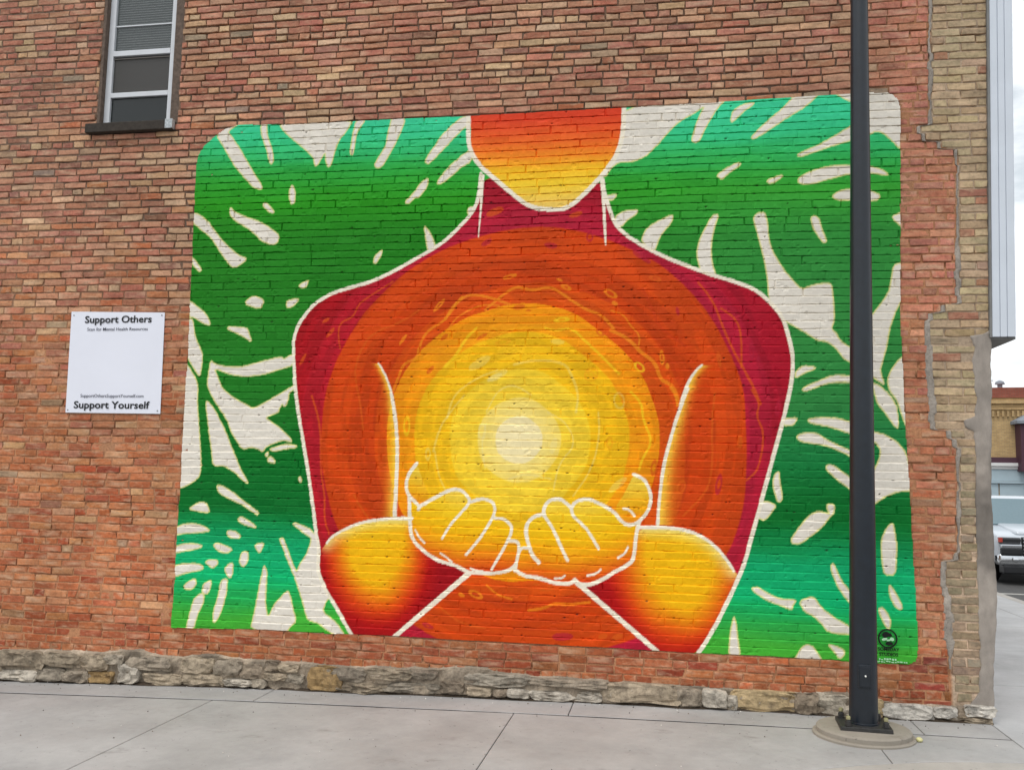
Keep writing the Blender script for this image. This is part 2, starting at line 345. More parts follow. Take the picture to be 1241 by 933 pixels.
# ---------------------------------------------------------------- traced outlines, wall millimetres (x right, z up)
OUTLINE=[(-2497,4725),(-2109,4712),(-1496,4707),(-1088,4707),(-401,4705),(874,4713),(1693,4721),(1964,4729),(2247,4734),(2552,4734),(2929,4732),(2971,4713),(3013,4664),(3029,4603),(3012,3818),(3002,3383),(2991,2916),(3000,2631),(3004,2317),(3012,2037),(3027,1674),(3039,1182),(3051,865),(3063,545),(3055,450),(3037,402),(2997,379),(2773,375),(2580,379),(1796,385),(1567,380),(1169,384),(174,390),(-896,393),(-1459,388),(-2155,389),(-2863,369),(-2852,748),(-2855,1189),(-2851,1571),(-2858,2254),(-2850,2658),(-2859,3116),(-2864,3601),(-2870,3995),(-2873,4378),(-2859,4461),(-2819,4537),(-2717,4630),(-2607,4700)]
GAPS=[[(-2712,4655),(-2601,4492),(-2512,4349),(-2419,4249),(-2326,4150),(-2251,4127),(-2240,4153),(-2334,4288),(-2470,4504),(-2552,4617),(-2599,4668),(-2483,4742),(-2602,4735)],[(-2289,4745),(-2233,4742),(-2221,4620),(-2156,4449),(-2150,4377),(-2170,4353),(-2190,4378),(-2221,4500),(-2277,4623)],[(-2116,4748),(-2107,4706),(-2061,4637),(-1787,4410),(-1764,4320),(-1749,4319),(-1679,4447),(-1669,4357),(-1643,4303),(-1625,4320),(-1562,4543),(-1492,4617),(-1437,4722)],[(-1407,4717),(-1320,4718),(-1400,4609),(-1422,4415),(-1445,4407),(-1452,4434),(-1440,4564)],[(-1086,4725),(-962,4719),(-1023,4545),(-1144,4315),(-1190,4276),(-1224,4295),(-1222,4330),(-1133,4479),(-1114,4608)],[(-468,4700),(-377,4713),(-386,4615),(-443,4612),(-555,4501),(-746,4299),(-781,4312),(-782,4336),(-649,4540),(-559,4629)],[(-426,4396),(-380,4389),(-378,4308),(-479,4254),(-546,4188),(-637,4122),(-671,4123),(-666,4152),(-594,4247)],[(-765,4173),(-748,4166),(-757,4103),(-830,4007),(-859,4014),(-915,3958),(-951,3971),(-877,4049),(-811,4140)],[(-1970,4159),(-1951,4142),(-1933,4083),(-1938,3994),(-1968,3989),(-1991,4049),(-1990,4120)],[(-2220,4011),(-2195,4008),(-2118,3929),(-2129,3914),(-2166,3924),(-2225,3979)],[(-2528,3981),(-2488,3934),(-2387,3889),(-2286,3857),(-2185,3806),(-2090,3739),(-2063,3703),(-2079,3651),(-2127,3634),(-2227,3672),(-2279,3726),(-2356,3787),(-2459,3844),(-2517,3893),(-2537,3947)],[(-2884,3940),(-2827,3926),(-2734,3858),(-2667,3772),(-2573,3664),(-2443,3554),(-2341,3511),(-2467,3431),(-2539,3497),(-2619,3605),(-2688,3702),(-2780,3776),(-2879,3850)],[(-2872,3540),(-2846,3522),(-2765,3425),(-2789,3408),(-2863,3480)],[(-2275,3194),(-2169,3149),(-2208,3071),(-2363,3122)],[(-1861,3277),(-1779,3323),(-1783,3279),(-1824,3247),(-1854,3257)],[(-1963,3143),(-1852,3161),(-1895,3102),(-1954,3077),(-1967,3103)],[(-2499,2905),(-2481,2923),(-2321,2912),(-2301,2875),(-2266,2782),(-2342,2835),(-2454,2882)],[(-2874,3155),(-2815,3119),(-2711,3042),(-2670,2983),(-2657,2934),(-2718,2948),(-2815,3007),(-2858,3008)],[(-2861,3002),(-2822,2984),(-2799,2844),(-2714,2682),(-2718,2601),(-2730,2485),(-2776,2543),(-2865,2665),(-2875,2729)],[(-2867,2601),(-2827,2560),(-2745,2439),(-2740,2243),(-2709,2038),(-2680,1833),(-2669,1648),(-2750,1573),(-2868,1524),(-2870,1660),(-2870,2254)],[(-2639,2629),(-2588,2595),(-2488,2572),(-2342,2571),(-2174,2617),(-1996,2659),(-1965,2634),(-1913,2674),(-1883,2668),(-1879,2588),(-2026,2543),(-2168,2503),(-2313,2488),(-2448,2508),(-2598,2560),(-2570,2497),(-2514,2382),(-2400,2302),(-2275,2240),(-2238,2218),(-2167,2241),(-2015,2327),(-1899,2395),(-1859,2418),(-1857,2384),(-1909,2356),(-1917,2271),(-1945,2231),(-1964,2259),(-1986,2225),(-1996,2186),(-2114,2140),(-2052,2101),(-1965,2046),(-1866,1957),(-1865,1937),(-1949,1951),(-2089,1898),(-2122,1847),(-2147,1869),(-2220,1891),(-2303,1867),(-2408,2007),(-2463,2131),(-2555,2244),(-2657,2399),(-2651,2520)],[(-2650,2284),(-2578,2210),(-2470,2029),(-2401,1883),(-2333,1749),(-2306,1693),(-2230,1584),(-2264,1593),(-2353,1670),(-2465,1730),(-2562,1722),(-2582,1857),(-2624,2061),(-2660,2244)],[(-2058,1876),(-1935,1917),(-1823,1911),(-1822,1891),(-1898,1884),(-1992,1861),(-2033,1857)],[(-2097,1825),(-2075,1854),(-2064,1831),(-2079,1809)],[(-2078,1792),(-2043,1815),(-1993,1760),(-2058,1765)],[(-1789,1643),(-1771,1649),(-1761,1622),(-1771,1599),(-1787,1616)],[(-2518,1561),(-2470,1559),(-2383,1514),(-2283,1444),(-2208,1396),(-2125,1343),(-2139,1322),(-2256,1395),(-2354,1437),(-2465,1479),(-2504,1517)],[(-2764,1357),(-2703,1400),(-2650,1421),(-2594,1400),(-2568,1329),(-2675,1337)],[(-2318,1280),(-2287,1305),(-2226,1279),(-2171,1247),(-2137,1215),(-2199,1225),(-2272,1250)],[(-2871,1198),(-2802,1230),(-2705,1238),(-2619,1218),(-2550,1179),(-2664,1161),(-2785,1152),(-2867,1135)],[(-2400,1180),(-2376,1190),(-2322,1180),(-2282,1145),(-2295,1123),(-2349,1124),(-2404,1147)],[(-2870,1038),(-2780,1066),(-2683,1069),(-2609,1052),(-2680,1022),(-2788,1004),(-2866,982)],[(-2519,1060),(-2496,1080),(-2417,1064),(-2344,1033),(-2390,1000),(-2474,1012)],[(-2144,1080),(-2074,1096),(-2078,1058),(-2105,1008),(-2136,1045)],[(-2864,882),(-2770,900),(-2661,904),(-2605,886),(-2600,864),(-2645,846),(-2765,820),(-2866,786)],[(-2583,922),(-2542,941),(-2476,940),(-2471,907),(-2516,871),(-2570,904)],[(-2265,1008),(-2230,1020),(-2203,1005),(-2207,922),(-2252,884),(-2281,942)],[(-2406,871),(-2373,911),(-2335,923),(-2331,841),(-2354,791),(-2392,828)],[(-2770,713),(-2718,759),(-2671,777),(-2651,740),(-2690,689),(-2757,691)],[(-2590,737),(-2532,772),(-2517,750),(-2533,684),(-2561,653),(-2601,670)],[(-2673,602),(-2633,647),(-2592,660),(-2575,633),(-2586,572),(-2634,472),(-2658,362),(-2730,358),(-2701,480)],[(-2436,770),(-2401,788),(-2377,783),(-2382,657),(-2421,503),(-2470,427),(-2489,440),(-2488,522),(-2458,621)],[(-2059,915),(-2029,867),(-2032,780),(-2031,607),(-2005,484),(-1943,610),(-1844,714),(-1825,691),(-1791,585),(-1751,469),(-1806,423),(-1833,379),(-2153,369),(-2116,560),(-2082,800)],[(-1934,1132),(-1905,1142),(-1880,1101),(-1775,855),(-1738,943),(-1689,1015),(-1654,1119),(-1661,1157),(-1715,1182),(-1823,1257),(-1794,1269),(-1640,1208),(-1564,1068),(-1585,883),(-1461,674),(-1499,651),(-1537,556),(-1406,477),(-1331,371),(-1416,367),(-1562,462),(-1653,484),(-1679,547),(-1739,716),(-1778,811),(-1856,971)],[(-776,3761),(-752,3749),(-704,3674),(-669,3576),(-734,3538),(-755,3663)],[(-1135,3572),(-1134,3535),(-1183,3450),(-1207,3456),(-1197,3514)],[(-407,3899),(-374,3915),(-334,3908),(-355,3858),(-400,3848)],[(862,4731),(1703,4738),(1630,4663),(1588,4588),(1535,4501),(1498,4409),(1467,4386),(1435,4400),(1435,4428),(1462,4527),(1504,4631),(1535,4691),(1440,4628),(1335,4572),(1250,4492),(1165,4390),(1080,4304),(1005,4262),(930,4249),(855,4250),(790,4210),(737,4122),(715,4190),(790,4277),(854,4386)],[(1755,4635),(1828,4687),(1921,4702),(1916,4682),(1828,4620),(1765,4557),(1749,4543),(1739,4564)],[(1623,4111),(1701,4163),(1794,4211),(1817,4202),(1805,4181),(1711,4119),(1670,4074)],[(755,3976),(830,3985),(830,3963),(803,3936),(760,3937)],[(826,3794),(869,3831),(922,3846),(1002,3849),(1003,3821),(912,3758),(875,3709),(816,3727)],[(1036,3584),(1051,3644),(1083,3698),(1178,3756),(1273,3797),(1285,3786),(1273,3737),(1178,3619),(1142,3505),(1115,3511)],[(1596,3787),(1643,3789),(1612,3695),(1591,3598),(1583,3501),(1590,3404),(1621,3290),(1507,3319),(1471,3471),(1492,3579),(1523,3654)],[(1912,3758),(1937,3789),(1983,3799),(2004,3776),(2018,3701),(2027,3572),(2067,3454),(2151,3314),(2210,3239),(2269,3175),(2369,3210),(2448,3219),(2495,3213),(2505,3108),(2512,2933),(2487,2865),(2522,2829),(2551,2767),(2613,2725),(2695,2674),(2692,2551),(2611,2612),(2568,2638),(2521,2715),(2453,2767),(2384,2773),(2306,2830),(2154,2920),(2079,2989),(2020,3116),(2016,3254),(1992,3414),(1953,3586),(1914,3726)],[(2346,3745),(2376,3762),(2411,3732),(2429,3647),(2463,3556),(2445,3537),(2423,3562),(2374,3637),(2355,3691)],[(3025,3769),(2947,3738),(2965,3700),(3022,3649)],[(3018,3378),(2948,3351),(2931,3237),(2910,3134),(2775,2950),(2698,2859),(2692,2551),(2773,2500),(2816,2464),(2866,2429),(2850,2480),(2835,2541),(2852,2602),(2888,2724),(2911,2867),(2951,2980),(2992,3062),(3011,3087)],[(3016,2657),(2962,2612),(2913,2540),(2888,2469),(2900,2388),(2956,2308),(2982,2218),(3013,2113),(3023,2138),(3019,2369)],[(2772,2449),(2825,2429),(2900,2358),(2945,2278),(2960,2177),(2954,2102),(2932,2117),(2868,2217),(2812,2287),(2795,2368)],[(2219,2530),(2273,2580),(2367,2566),(2352,2546),(2283,2525),(2218,2479)],[(2266,2396),(2281,2412),(2380,2458),(2498,2505),(2609,2500),(2691,2489),(2690,2439),(2609,2451),(2477,2450),(2379,2417),(2310,2386),(2271,2384)],[(2131,2170),(2224,2176),(2224,2161),(2194,2119),(2125,2114)],[(2298,2161),(2347,2175),(2434,2180),(2522,2173),(2603,2152),(2694,2124),(2693,2034),(2602,2063),(2520,2092),(2414,2122),(2327,2136)],[(2694,2106),(2775,2076),(2865,2052),(2949,1998),(3008,1919),(3038,1771),(3044,1643),(2941,1631),(2845,1589),(2769,1528),(2682,1476),(2686,1695),(2773,1776),(2813,1857),(2829,1937),(2797,1991),(2773,2006),(2692,2025)],[(2223,2039),(2277,2060),(2360,2059),(2403,2037),(2461,1997),(2528,1967),(2600,1935),(2690,1895),(2689,1844),(2599,1895),(2470,1957),(2354,1980),(2257,1994),(2227,2014)],[(2429,1800),(2449,1825),(2487,1816),(2596,1733),(2686,1665),(2684,1575),(2595,1648),(2505,1716),(2448,1770)],[(2087,1768),(2089,1703),(2110,1562),(2090,1531),(2075,1536),(2047,1631),(2042,1692),(2058,1742)],[(1948,1533),(2007,1534),(2065,1506),(2026,1449),(1976,1388),(1927,1411)],[(2170,1253),(2200,1304),(2269,1396),(2318,1447),(2366,1468),(2433,1460),(2453,1450),(2434,1500),(2439,1525),(2478,1526),(2492,1501),(2482,1461),(2452,1431),(2403,1360),(2306,1277),(2228,1220),(2179,1224)],[(2898,1398),(2910,1366),(2919,1275),(2926,1239),(2919,1124),(2911,1017),(2836,1014),(2820,1108),(2816,1235),(2827,1297),(2857,1358)],[(1876,882),(1927,890),(2002,842),(2090,807),(2203,808),(2178,766),(2167,734),(2102,756),(1989,796),(1901,850)],[(2222,800),(2329,838),(2377,762),(2450,702),(2572,632),(2621,609),(2620,571),(2436,575),(2376,648),(2327,696),(2265,719)],[(2456,1070),(2471,1086),(2493,1046),(2529,958),(2583,891),(2625,848),(2624,760),(2563,827),(2503,919),(2462,1019)],[(2865,933),(2877,940),(2918,873),(2958,781),(2940,763),(2904,791),(2875,858)],[(2788,767),(2819,778),(2872,695),(2867,633),(2846,626),(2811,693)],[(1745,670),(1762,620),(1772,518),(1794,366),(1705,361),(1719,554)],[(2180,361),(2224,439),(2268,485),(2324,469),(2390,359),(2285,347)],[(2425,493),(2472,486),(2545,455),(2538,417),(2509,388),(2471,439)],[(2242,4750),(2435,4756),(2327,4652),(2174,4561),(2040,4469),(1916,4396),(1901,4404),(1906,4426),(2041,4557),(2144,4640)],[(2646,4462),(2545,4402),(2404,4322),(2257,4263),(2254,4244),(2282,4240),(2444,4293),(2564,4331),(2654,4354),(2804,4401),(2844,4421),(2893,4408),(2950,4352),(3031,4257),(3047,4756),(2850,4767),(2541,4745),(2610,4698),(2660,4668),(2748,4609),(2747,4523)],[(2254,4057),(2280,4083),(2381,4128),(2481,4151),(2641,4152),(2799,4139),(2886,4109),(2925,4075),(2920,4060),(2798,4091),(2640,4086),(2540,4063),(2400,4025),(2319,4010),(2259,4025)],[(2508,3911),(2558,3950),(2638,3965),(2785,3951),(2872,3902),(2832,3863),(2636,3875),(2537,3881)],[(2008,4053),(2128,4098),(2140,4081),(2046,4024)]]
BODY=[(-298,4198),(-315,3972),(-366,3858),(-488,3725),(-622,3603),(-801,3504),(-984,3402),(-1169,3313),(-1341,3260),(-1527,3216),(-1643,3160),(-1739,3091),(-1844,2953),(-1887,2833),(-1887,2726),(-1875,2571),(-1853,2381),(-1818,2186),(-1776,1999),(-1706,1690),(-1645,1368),(-1620,1209),(-1586,1082),(-1585,988),(-1588,890),(-1532,758),(-1394,563),(-1253,346),(1463,350),(1573,521),(1658,684),(1755,890),(1832,1074),(1882,1272),(1931,1444),(1981,1636),(2066,1949),(2138,2223),(2177,2395),(2197,2536),(2199,2652),(2172,2794),(2139,2930),(2068,3043),(1937,3172),(1791,3237),(1595,3299),(1422,3369),(1210,3457),(1008,3574),(902,3648),(816,3744),(772,3874),(732,4007),(721,4104)]
HEAD=[(-405,4918),(881,4896),(876,4634),(873,4516),(840,4352),(773,4237),(683,4122),(547,3986),(434,3884),(319,3871),(133,3893),(-33,4029),(-178,4154),(-324,4280),(-387,4428),(-398,4648)]
FORE_L=[(-1572,1039),(-1518,1116),(-1421,1200),(-1280,1271),(-1139,1309),(-970,1330),(-809,1334),(-813,1238),(-768,1146),(-682,1056),(-569,993),(-445,958),(-321,910),(-916,375),(-1265,358),(-1394,564),(-1547,798),(-1588,904)]
FORE_R=[(1037,1311),(1208,1320),(1365,1310),(1506,1261),(1617,1179),(1687,1097),(1749,1004),(1790,968),(1755,890),(1658,684),(1574,521),(1463,364),(1183,356),(533,878),(679,869),(838,968),(981,1059),(1002,1174)]
HAND_L=[(-817,1468),(-736,1432),(-631,1499),(-487,1572),(-408,1574),(-327,1493),(-223,1508),(-130,1460),(-108,1359),(-24,1349),(29,1275),(18,1187),(70,1182),(90,1114),(55,951),(-130,913),(-299,913),(-418,965),(-577,1003),(-684,1063),(-794,1161),(-824,1276),(-821,1378)]
THUMB_L=[(-774,1780),(-839,1701),(-863,1622),(-839,1519),(-804,1469),(-736,1432),(-651,1504),(-701,1600)]
HAND_R=[(56,951),(85,1114),(168,1129),(134,1253),(151,1328),(214,1380),(284,1395),(277,1432),(314,1502),(403,1523),(454,1499),(499,1450),(530,1501),(630,1528),(706,1493),(831,1434),(894,1349),(956,1320),(1030,1353),(1006,1254),(994,1082),(958,1026),(848,967),(737,890),(613,848),(526,882),(363,863),(248,902),(159,899),(95,927)]
THUMB_R=[(984,1722),(1058,1693),(1102,1626),(1127,1540),(1103,1441),(1030,1353),(956,1320),(894,1349),(837,1446),(929,1597)]
STROKES=[([(-298,4198),(-315,3972),(-366,3858),(-488,3725),(-622,3603),(-801,3504),(-984,3402),(-1169,3313),(-1341,3260),(-1527,3216),(-1643,3160),(-1739,3091),(-1844,2953),(-1887,2833),(-1887,2726),(-1875,2571),(-1853,2381),(-1818,2186),(-1776,1999),(-1706,1690),(-1645,1368),(-1620,1209),(-1586,1082),(-1585,988),(-1588,890),(-1532,758),(-1394,563),(-1253,346)],32,32,'w'),([(1463,350),(1573,521),(1658,684),(1755,890),(1832,1074),(1882,1272),(1931,1444),(1981,1636),(2066,1949),(2138,2223),(2177,2395),(2197,2536),(2199,2652),(2172,2794),(2139,2930),(2068,3043),(1937,3172),(1791,3237),(1595,3299),(1422,3369),(1210,3457),(1008,3574),(902,3648),(816,3744),(772,3874),(732,4007),(721,4104)],33,33,'w'),([(-419,4734),(-418,4575),(-407,4429),(-324,4275),(-178,4149),(-33,4020),(121,3894),(319,3866),(434,3877),(559,3981),(694,4122),(784,4236),(851,4351),(884,4515),(887,4734)],40,40,'w'),([(-281,4177),(-289,3918),(-306,3657)],33,10,'w'),([(715,4110),(734,3840),(750,3565)],43,13,'w'),([(-1129,2602),(-1102,2561),(-1044,2457),(-1002,2339),(-982,2192),(-962,2056)],13,27,'w'),([(-1010,2351),(-974,2183),(-945,1964),(-939,1717),(-947,1329)],27,40,'w'),([(1511,2583),(1471,2549),(1422,2480),(1373,2367),(1349,2273)],17,30,'w'),([(1401,2398),(1337,2230),(1266,1996),(1216,1792),(1184,1532),(1172,1334)],30,27,'w'),([(-1518,1111),(-1477,1161),(-1421,1200),(-1280,1269),(-1139,1306),(-970,1327),(-802,1332)],20,30,'w'),([(1030,1311),(1209,1317),(1365,1308),(1506,1261),(1617,1179),(1687,1097),(1747,1004)],30,23,'w'),([(-314,911),(-916,385)],47,37,'w'),([(533,885),(1169,379)],43,37,'w'),([(-774,1777),(-832,1701),(-860,1622),(-851,1545),(-804,1482),(-736,1432),(-748,1403)],33,27,'w'),([(-827,1500),(-816,1276),(-794,1161),(-684,1063),(-577,1001),(-418,965),(-312,912),(-130,913),(55,951),(90,1114),(72,1179),(8,1177)],32,27,'w'),([(-736,1432),(-618,1499),(-487,1572),(-408,1574),(-354,1537),(-313,1474),(-416,1363),(-492,1272),(-542,1179)],33,20,'w'),([(-313,1474),(-223,1508),(-144,1485),(-110,1435),(-128,1358),(-228,1191),(-342,1056)],30,23,'w'),([(-121,1352),(-37,1348),(22,1300),(24,1237),(-20,1148),(-82,1033),(-131,948)],27,23,'w'),([(-770,1239),(-735,1182),(-689,1137)],15,17,'w'),([(-552,1061),(-458,995)],15,17,'w'),([(-306,950),(-260,933),(-202,931)],15,17,'w'),([(56,944),(85,1107),(123,1127),(181,1123)],27,27,'w'),([(284,1395),(214,1380),(151,1328),(134,1253),(161,1153),(194,1067),(249,1013)],30,33,'w'),([(285,1382),(277,1432),(314,1502),(403,1523),(454,1486),(499,1448)],30,30,'w'),([(285,1382),(369,1260),(422,1137),(476,1040)],27,27,'w'),([(499,1448),(530,1501),(630,1528),(706,1493),(831,1434),(894,1349),(956,1320),(1030,1353),(1103,1441),(1127,1540),(1102,1626),(1058,1693),(984,1722)],30,27,'w'),([(499,1450),(506,1388),(595,1316),(646,1255),(716,1137)],27,23,'w'),([(1030,1353),(1006,1254),(994,1082),(958,1026),(848,967),(737,890),(613,848),(526,882),(488,858),(363,861),(248,898),(159,899),(95,927),(50,957)],32,32,'w'),([(945,1156),(921,1104),(869,1072)],17,20,'w'),([(736,978),(699,943),(631,929)],17,20,'w'),([(456,918),(425,896),(377,895)],17,20,'w'),([(906,1454),(955,1449),(992,1398)],17,20,'w')]
SQUIGGLES=[([(-566,2968),(-462,3121),(-379,3168),(-296,3167),(-164,3135),(-33,3086)],23,20,'o'),([(-233,3042),(-105,3152),(11,3233),(93,3214),(164,3195),(303,3234),(432,3145),(594,3032),(719,2996),(822,2874)],20,23,'o'),([(-539,2885),(-470,2991),(-270,3089),(-115,3076)],13,13,'o'),([(796,2864),(936,2799),(1037,2683),(1150,2607),(1188,2467),(1275,2429),(1312,2367),(1330,2273)],27,30,'o'),([(795,3026),(897,2993),(960,2889),(1030,2824),(1018,2728)],11,11,'o'),([(-431,3150),(-518,3062),(-575,2951),(-724,2871),(-781,2752),(-800,2634),(-912,2605),(-954,2487),(-995,2369)],20,23,'o'),([(-555,2579),(-462,2673),(-394,2801),(-301,2895)],27,20,'y'),([(262,2890),(344,2861),(481,2889),(574,2796),(700,2680),(865,2515)],20,20,'y'),([(-170,2894),(-99,2847),(-29,2881),(100,2892),(262,2888)],12,12,'a'),([(960,2367),(1045,2286),(1056,2140),(1136,1980),(1051,1847),(1029,1760)],20,17,'y'),([(1272,2405),(1315,2332),(1322,2259)],27,13,'o'),([(169,640),(287,660),(375,706),(492,697),(652,725)],21,21,'o'),([(-170,825),(-87,750),(35,723)],13,17,'o'),([(-559,652),(-475,578),(-337,506),(-175,488)],13,13,'p'),([(-1028,3294),(-1194,3191),(-1331,3102),(-1358,2996),(-1481,2952),(-1492,2846),(-1471,2726)],13,13,'p'),([(-790,3050),(-939,2947),(-1197,2859),(-1299,2695),(-1339,2516),(-1284,2308),(-1243,2053)],15,15,'p'),([(-1704,2326),(-1651,2192),(-1613,2029),(-1598,1691),(-1551,1502),(-1550,1298),(-1499,1184)],17,13,'p'),([(-1298,1508),(-1249,1422),(-1169,1323)],15,15,'p'),([(1484,3242),(1595,3100),(1668,2896),(1752,2693),(1883,2456),(1954,2283)],15,20,'p'),([(1889,2393),(1951,2277),(1916,2191),(1984,2062),(1940,1777),(1843,1690)],17,13,'p'),([(1047,3198),(1123,3042),(1174,2887),(1385,2733)],20,20,'d'),([(1608,2362),(1586,2116),(1592,1785),(1549,1598),(1366,1408)],15,15,'p'),([(1656,3035),(1778,2945),(1813,2819),(1812,2568)],15,15,'p'),([(19,2590),(156,2624),(429,2612),(499,2477),(546,2342),(525,2207)],20,20,'c'),([(-203,2202),(-114,2384),(23,2430),(162,2340)],13,13,'c'),([(-637,1878),(-595,2061),(-505,2199),(-392,2337)],17,13,'c'),([(-462,1475),(-583,1652),(-625,1878)],13,13,'c'),([(300,2205),(459,2117),(528,1940),(396,1805),(355,1583)],13,13,'c'),([(703,2209),(716,2031),(664,1765),(512,1542)],13,13,'c'),([(-528,2153),(-486,2337),(-302,2475),(-118,2544)],17,13,'c'),([(-203,1750),(-242,1929),(-201,2111)],13,13,'c'),([(-7,1664),(128,1711),(331,1671)],13,13,'c')]
OVALS=[(-32,3317,54,18,15,1,'o'),(378,3283,28,10,-25,0,'o'),(431,3221,43,19,-25,1,'o'),(792,3163,57,25,-30,1,'o'),(826,3084,28,17,-25,0,'o'),(49,3062,51,22,10,0,'e'),(126,3034,22,10,0,0,'e'),(-257,2821,48,13,30,1,'e'),(712,2847,38,22,-40,1,'e'),(688,2933,16,8,-40,0,'e'),(400,2953,62,20,5,1,'y'),(-79,2773,62,22,10,1,'a'),(368,2774,57,22,-5,0,'c'),(-143,2485,68,20,25,0,'c'),(645,2509,45,22,-40,1,'a'),(-684,2546,42,19,45,0,'e'),(-572,2818,39,17,40,0,'e'),(-926,2798,54,14,55,0,'o'),(-624,3085,64,17,50,1,'o'),(-1607,2968,37,14,30,0,'p'),(-1563,2862,49,14,50,1,'p'),(-1798,2636,57,14,60,0,'p'),(1202,2645,18,54,5,1,'o'),(1243,2575,15,28,5,0,'o'),(1891,2693,18,64,0,1,'q'),(1939,2630,11,23,0,0,'q'),(1025,2569,48,28,-45,1,'y'),(1065,3444,57,23,-40,0,'q'),(1147,3280,48,20,-20,1,'p'),(1323,3014,10,36,10,0,'q'),(1642,2631,15,57,10,1,'p'),(1142,1776,22,60,-8,1,'e'),(1159,1697,10,24,-10,0,'e'),(1352,1629,30,52,-20,1,'e'),(1637,1657,22,75,-10,1,'q'),(1796,1988,21,52,0,0,'p'),(2083,2249,18,60,-8,1,'q'),(-255,747,60,24,-20,1,'o'),(-371,739,29,16,-20,0,'o'),(-643,485,45,17,-20,1,'q'),(314,812,54,16,8,1,'e'),(228,844,27,12,0,0,'e'),(444,453,82,30,5,0,'q'),(871,473,45,22,20,0,'p'),(756,468,37,21,20,0,'p'),(644,2510,56,49,50,1,'a'),(868,2299,40,63,10,1,'c'),(794,1966,27,45,0,1,'a'),(-868,2081,27,78,0,1,'y'),(-234,2042,31,67,0,1,'c'),(350,1937,27,67,-15,0,'c'),(-683,1855,22,49,0,1,'c'),(863,1638,90,27,40,0,'c'),(-270,2602,101,36,30,0,'c'),(-117,2499,90,31,30,0,'c'),(301,3571,56,22,-10,0,'q'),(-236,3608,49,22,30,0,'q'),(1026,3474,67,27,-30,0,'q'),(620,3633,27,36,0,1,'q'),(-171,3867,78,31,20,0,'p'),(504,3823,56,20,15,0,'p')]
FL_C=(-1090,1122)
FR_C=(1379,1087)
SUN_C=(66,1981)
RING_C=(144,1982)
SEAM=[(3291,6298),(3270,5472),(3244,4466),(3152,4417),(3228,4322),(3358,4276),(3434,4227),(3407,3070),(3253,3008),(3175,2927),(3196,2599),(3201,2132),(3287,2102),(3370,1980),(3364,1373),(3347,1181),(3250,1153),(3240,1010),(3279,774),(3280,374),(3292,14)]
RENDER_L=[(3620,2847),(3568,2816),(3475,2811),(3497,2754),(3513,2710),(3493,2623),(3501,2505),(3507,2350),(3497,2196),(3416,2171),(3431,2110),(3488,2086),(3492,1860),(3485,1617),(3482,1317),(3484,1019),(3479,665),(3481,373),(3470,210),(3418,138),(3383,66)]
RENDER_R=[(3626,2847),(3618,2598),(3618,2413),(3601,2228),(3599,1983),(3591,1740),(3595,1499),(3600,1320),(3598,1082),(3602,846),(3588,611),(3577,436),(3559,204),(3549,76)]
FTOP=[(-5107,101),(-4456,113),(-3823,138),(-3474,142),(-3133,179),(-2880,131),(-2503,171),(-2179,154),(-1308,141),(-553,162),(-285,195),(47,163),(211,147),(757,146),(821,118),(1321,134),(1749,128),(2578,147),(2762,99),(3120,102),(3428,98),(3572,101)]
STONES=[(-4701,-104,-4383,104),(-4415,-18,-4014,111),(-4388,-129,-4072,-46),(-4067,-109,-3795,-17),(-3998,6,-3646,116),(-3788,-111,-3579,-25),(-3578,-107,-3356,-18),(-3640,1,-3397,111),(-3419,56,-3259,127),(-3310,-84,-3108,51),(-3212,22,-2842,126),(-3062,-90,-2722,-9),(-2728,20,-2453,141),(-2700,-74,-2361,11),(-2428,11,-2207,143),(-2203,5,-2001,117),(-2344,-64,-2120,-10),(-2111,-65,-1973,-1),(-1989,74,-1878,151),(-1991,2,-1807,54),(-1809,-25,-1656,55),(-1874,70,-1701,134),(-1615,-50,-1322,121),(-1400,26,-1136,126),(-1348,-50,-947,19),(-1129,60,-766,136),(-939,-32,-533,42),(-745,81,-555,139),(-316,57,164,145),(-518,-14,-330,70),(-286,-22,-101,40),(-84,-19,28,36),(31,-17,196,45),(198,79,764,137),(204,-20,515,42),(527,-14,752,50),(779,3,1321,132),(1321,-10,1512,121),(1518,1,1689,122),(1693,-7,1765,87),(1735,1,2191,134),(2188,0,2338,130),(2340,3,2578,139),(2586,3,2798,119),(2800,10,3138,96),(3144,21,3306,97),(3308,33,3381,99),(3365,46,3554,116),(3287,-13,3520,27)]
SIGN=[(-3990,3070),(-3089,3052),(-3074,2165),(-3980,2169)]
WIN=[(-3805,5986),(-3142,5938),(-3113,4785),(-3801,4802),(-3950,4801),(-3101,4784),(-3943,4708),(-3096,4707)]
WINBARS=[(-3495,5461),(-3493,5434),(-3468,5073),(-3465,5034),(-3512,5711),(-3449,4801)]
LOGO=[(2848,558),(2906,561),(2769,474),(2925,482),(2780,439),(2913,446),(2768,412),(2918,416),(2768,394),(2997,397)]
CLAD=[(3685,5442),(3833,5431),(3666,4088),(3823,4082),(3630,2803),(3804,2777)]

# ---------------------------------------------------------------- ground heights
def zg(x):
    x = np.clip(x, -8, 5.5); return -0.00183517 * x * x + 0.01630806 * x - 0.03627323
def zgf(x): return float(zg(x))

# ---------------------------------------------------------------- pavement, street, ground
def ground_grid(name, xs, ys, dz, mat):
    X, Y = np.meshgrid(xs, ys)
    V = np.stack([X, Y, zg(X) + dz], -1).reshape(-1, 3)
    nx, ny = len(xs), len(ys)
    i = np.arange(nx * ny).reshape(ny, nx)
    Q = np.stack([i[:-1, :-1], i[:-1, 1:], i[1:, 1:], i[1:, :-1]], -1).reshape(-1, 4)
    return tag(link(name, mesh_np(name, V, Q), mat), kind="structure")

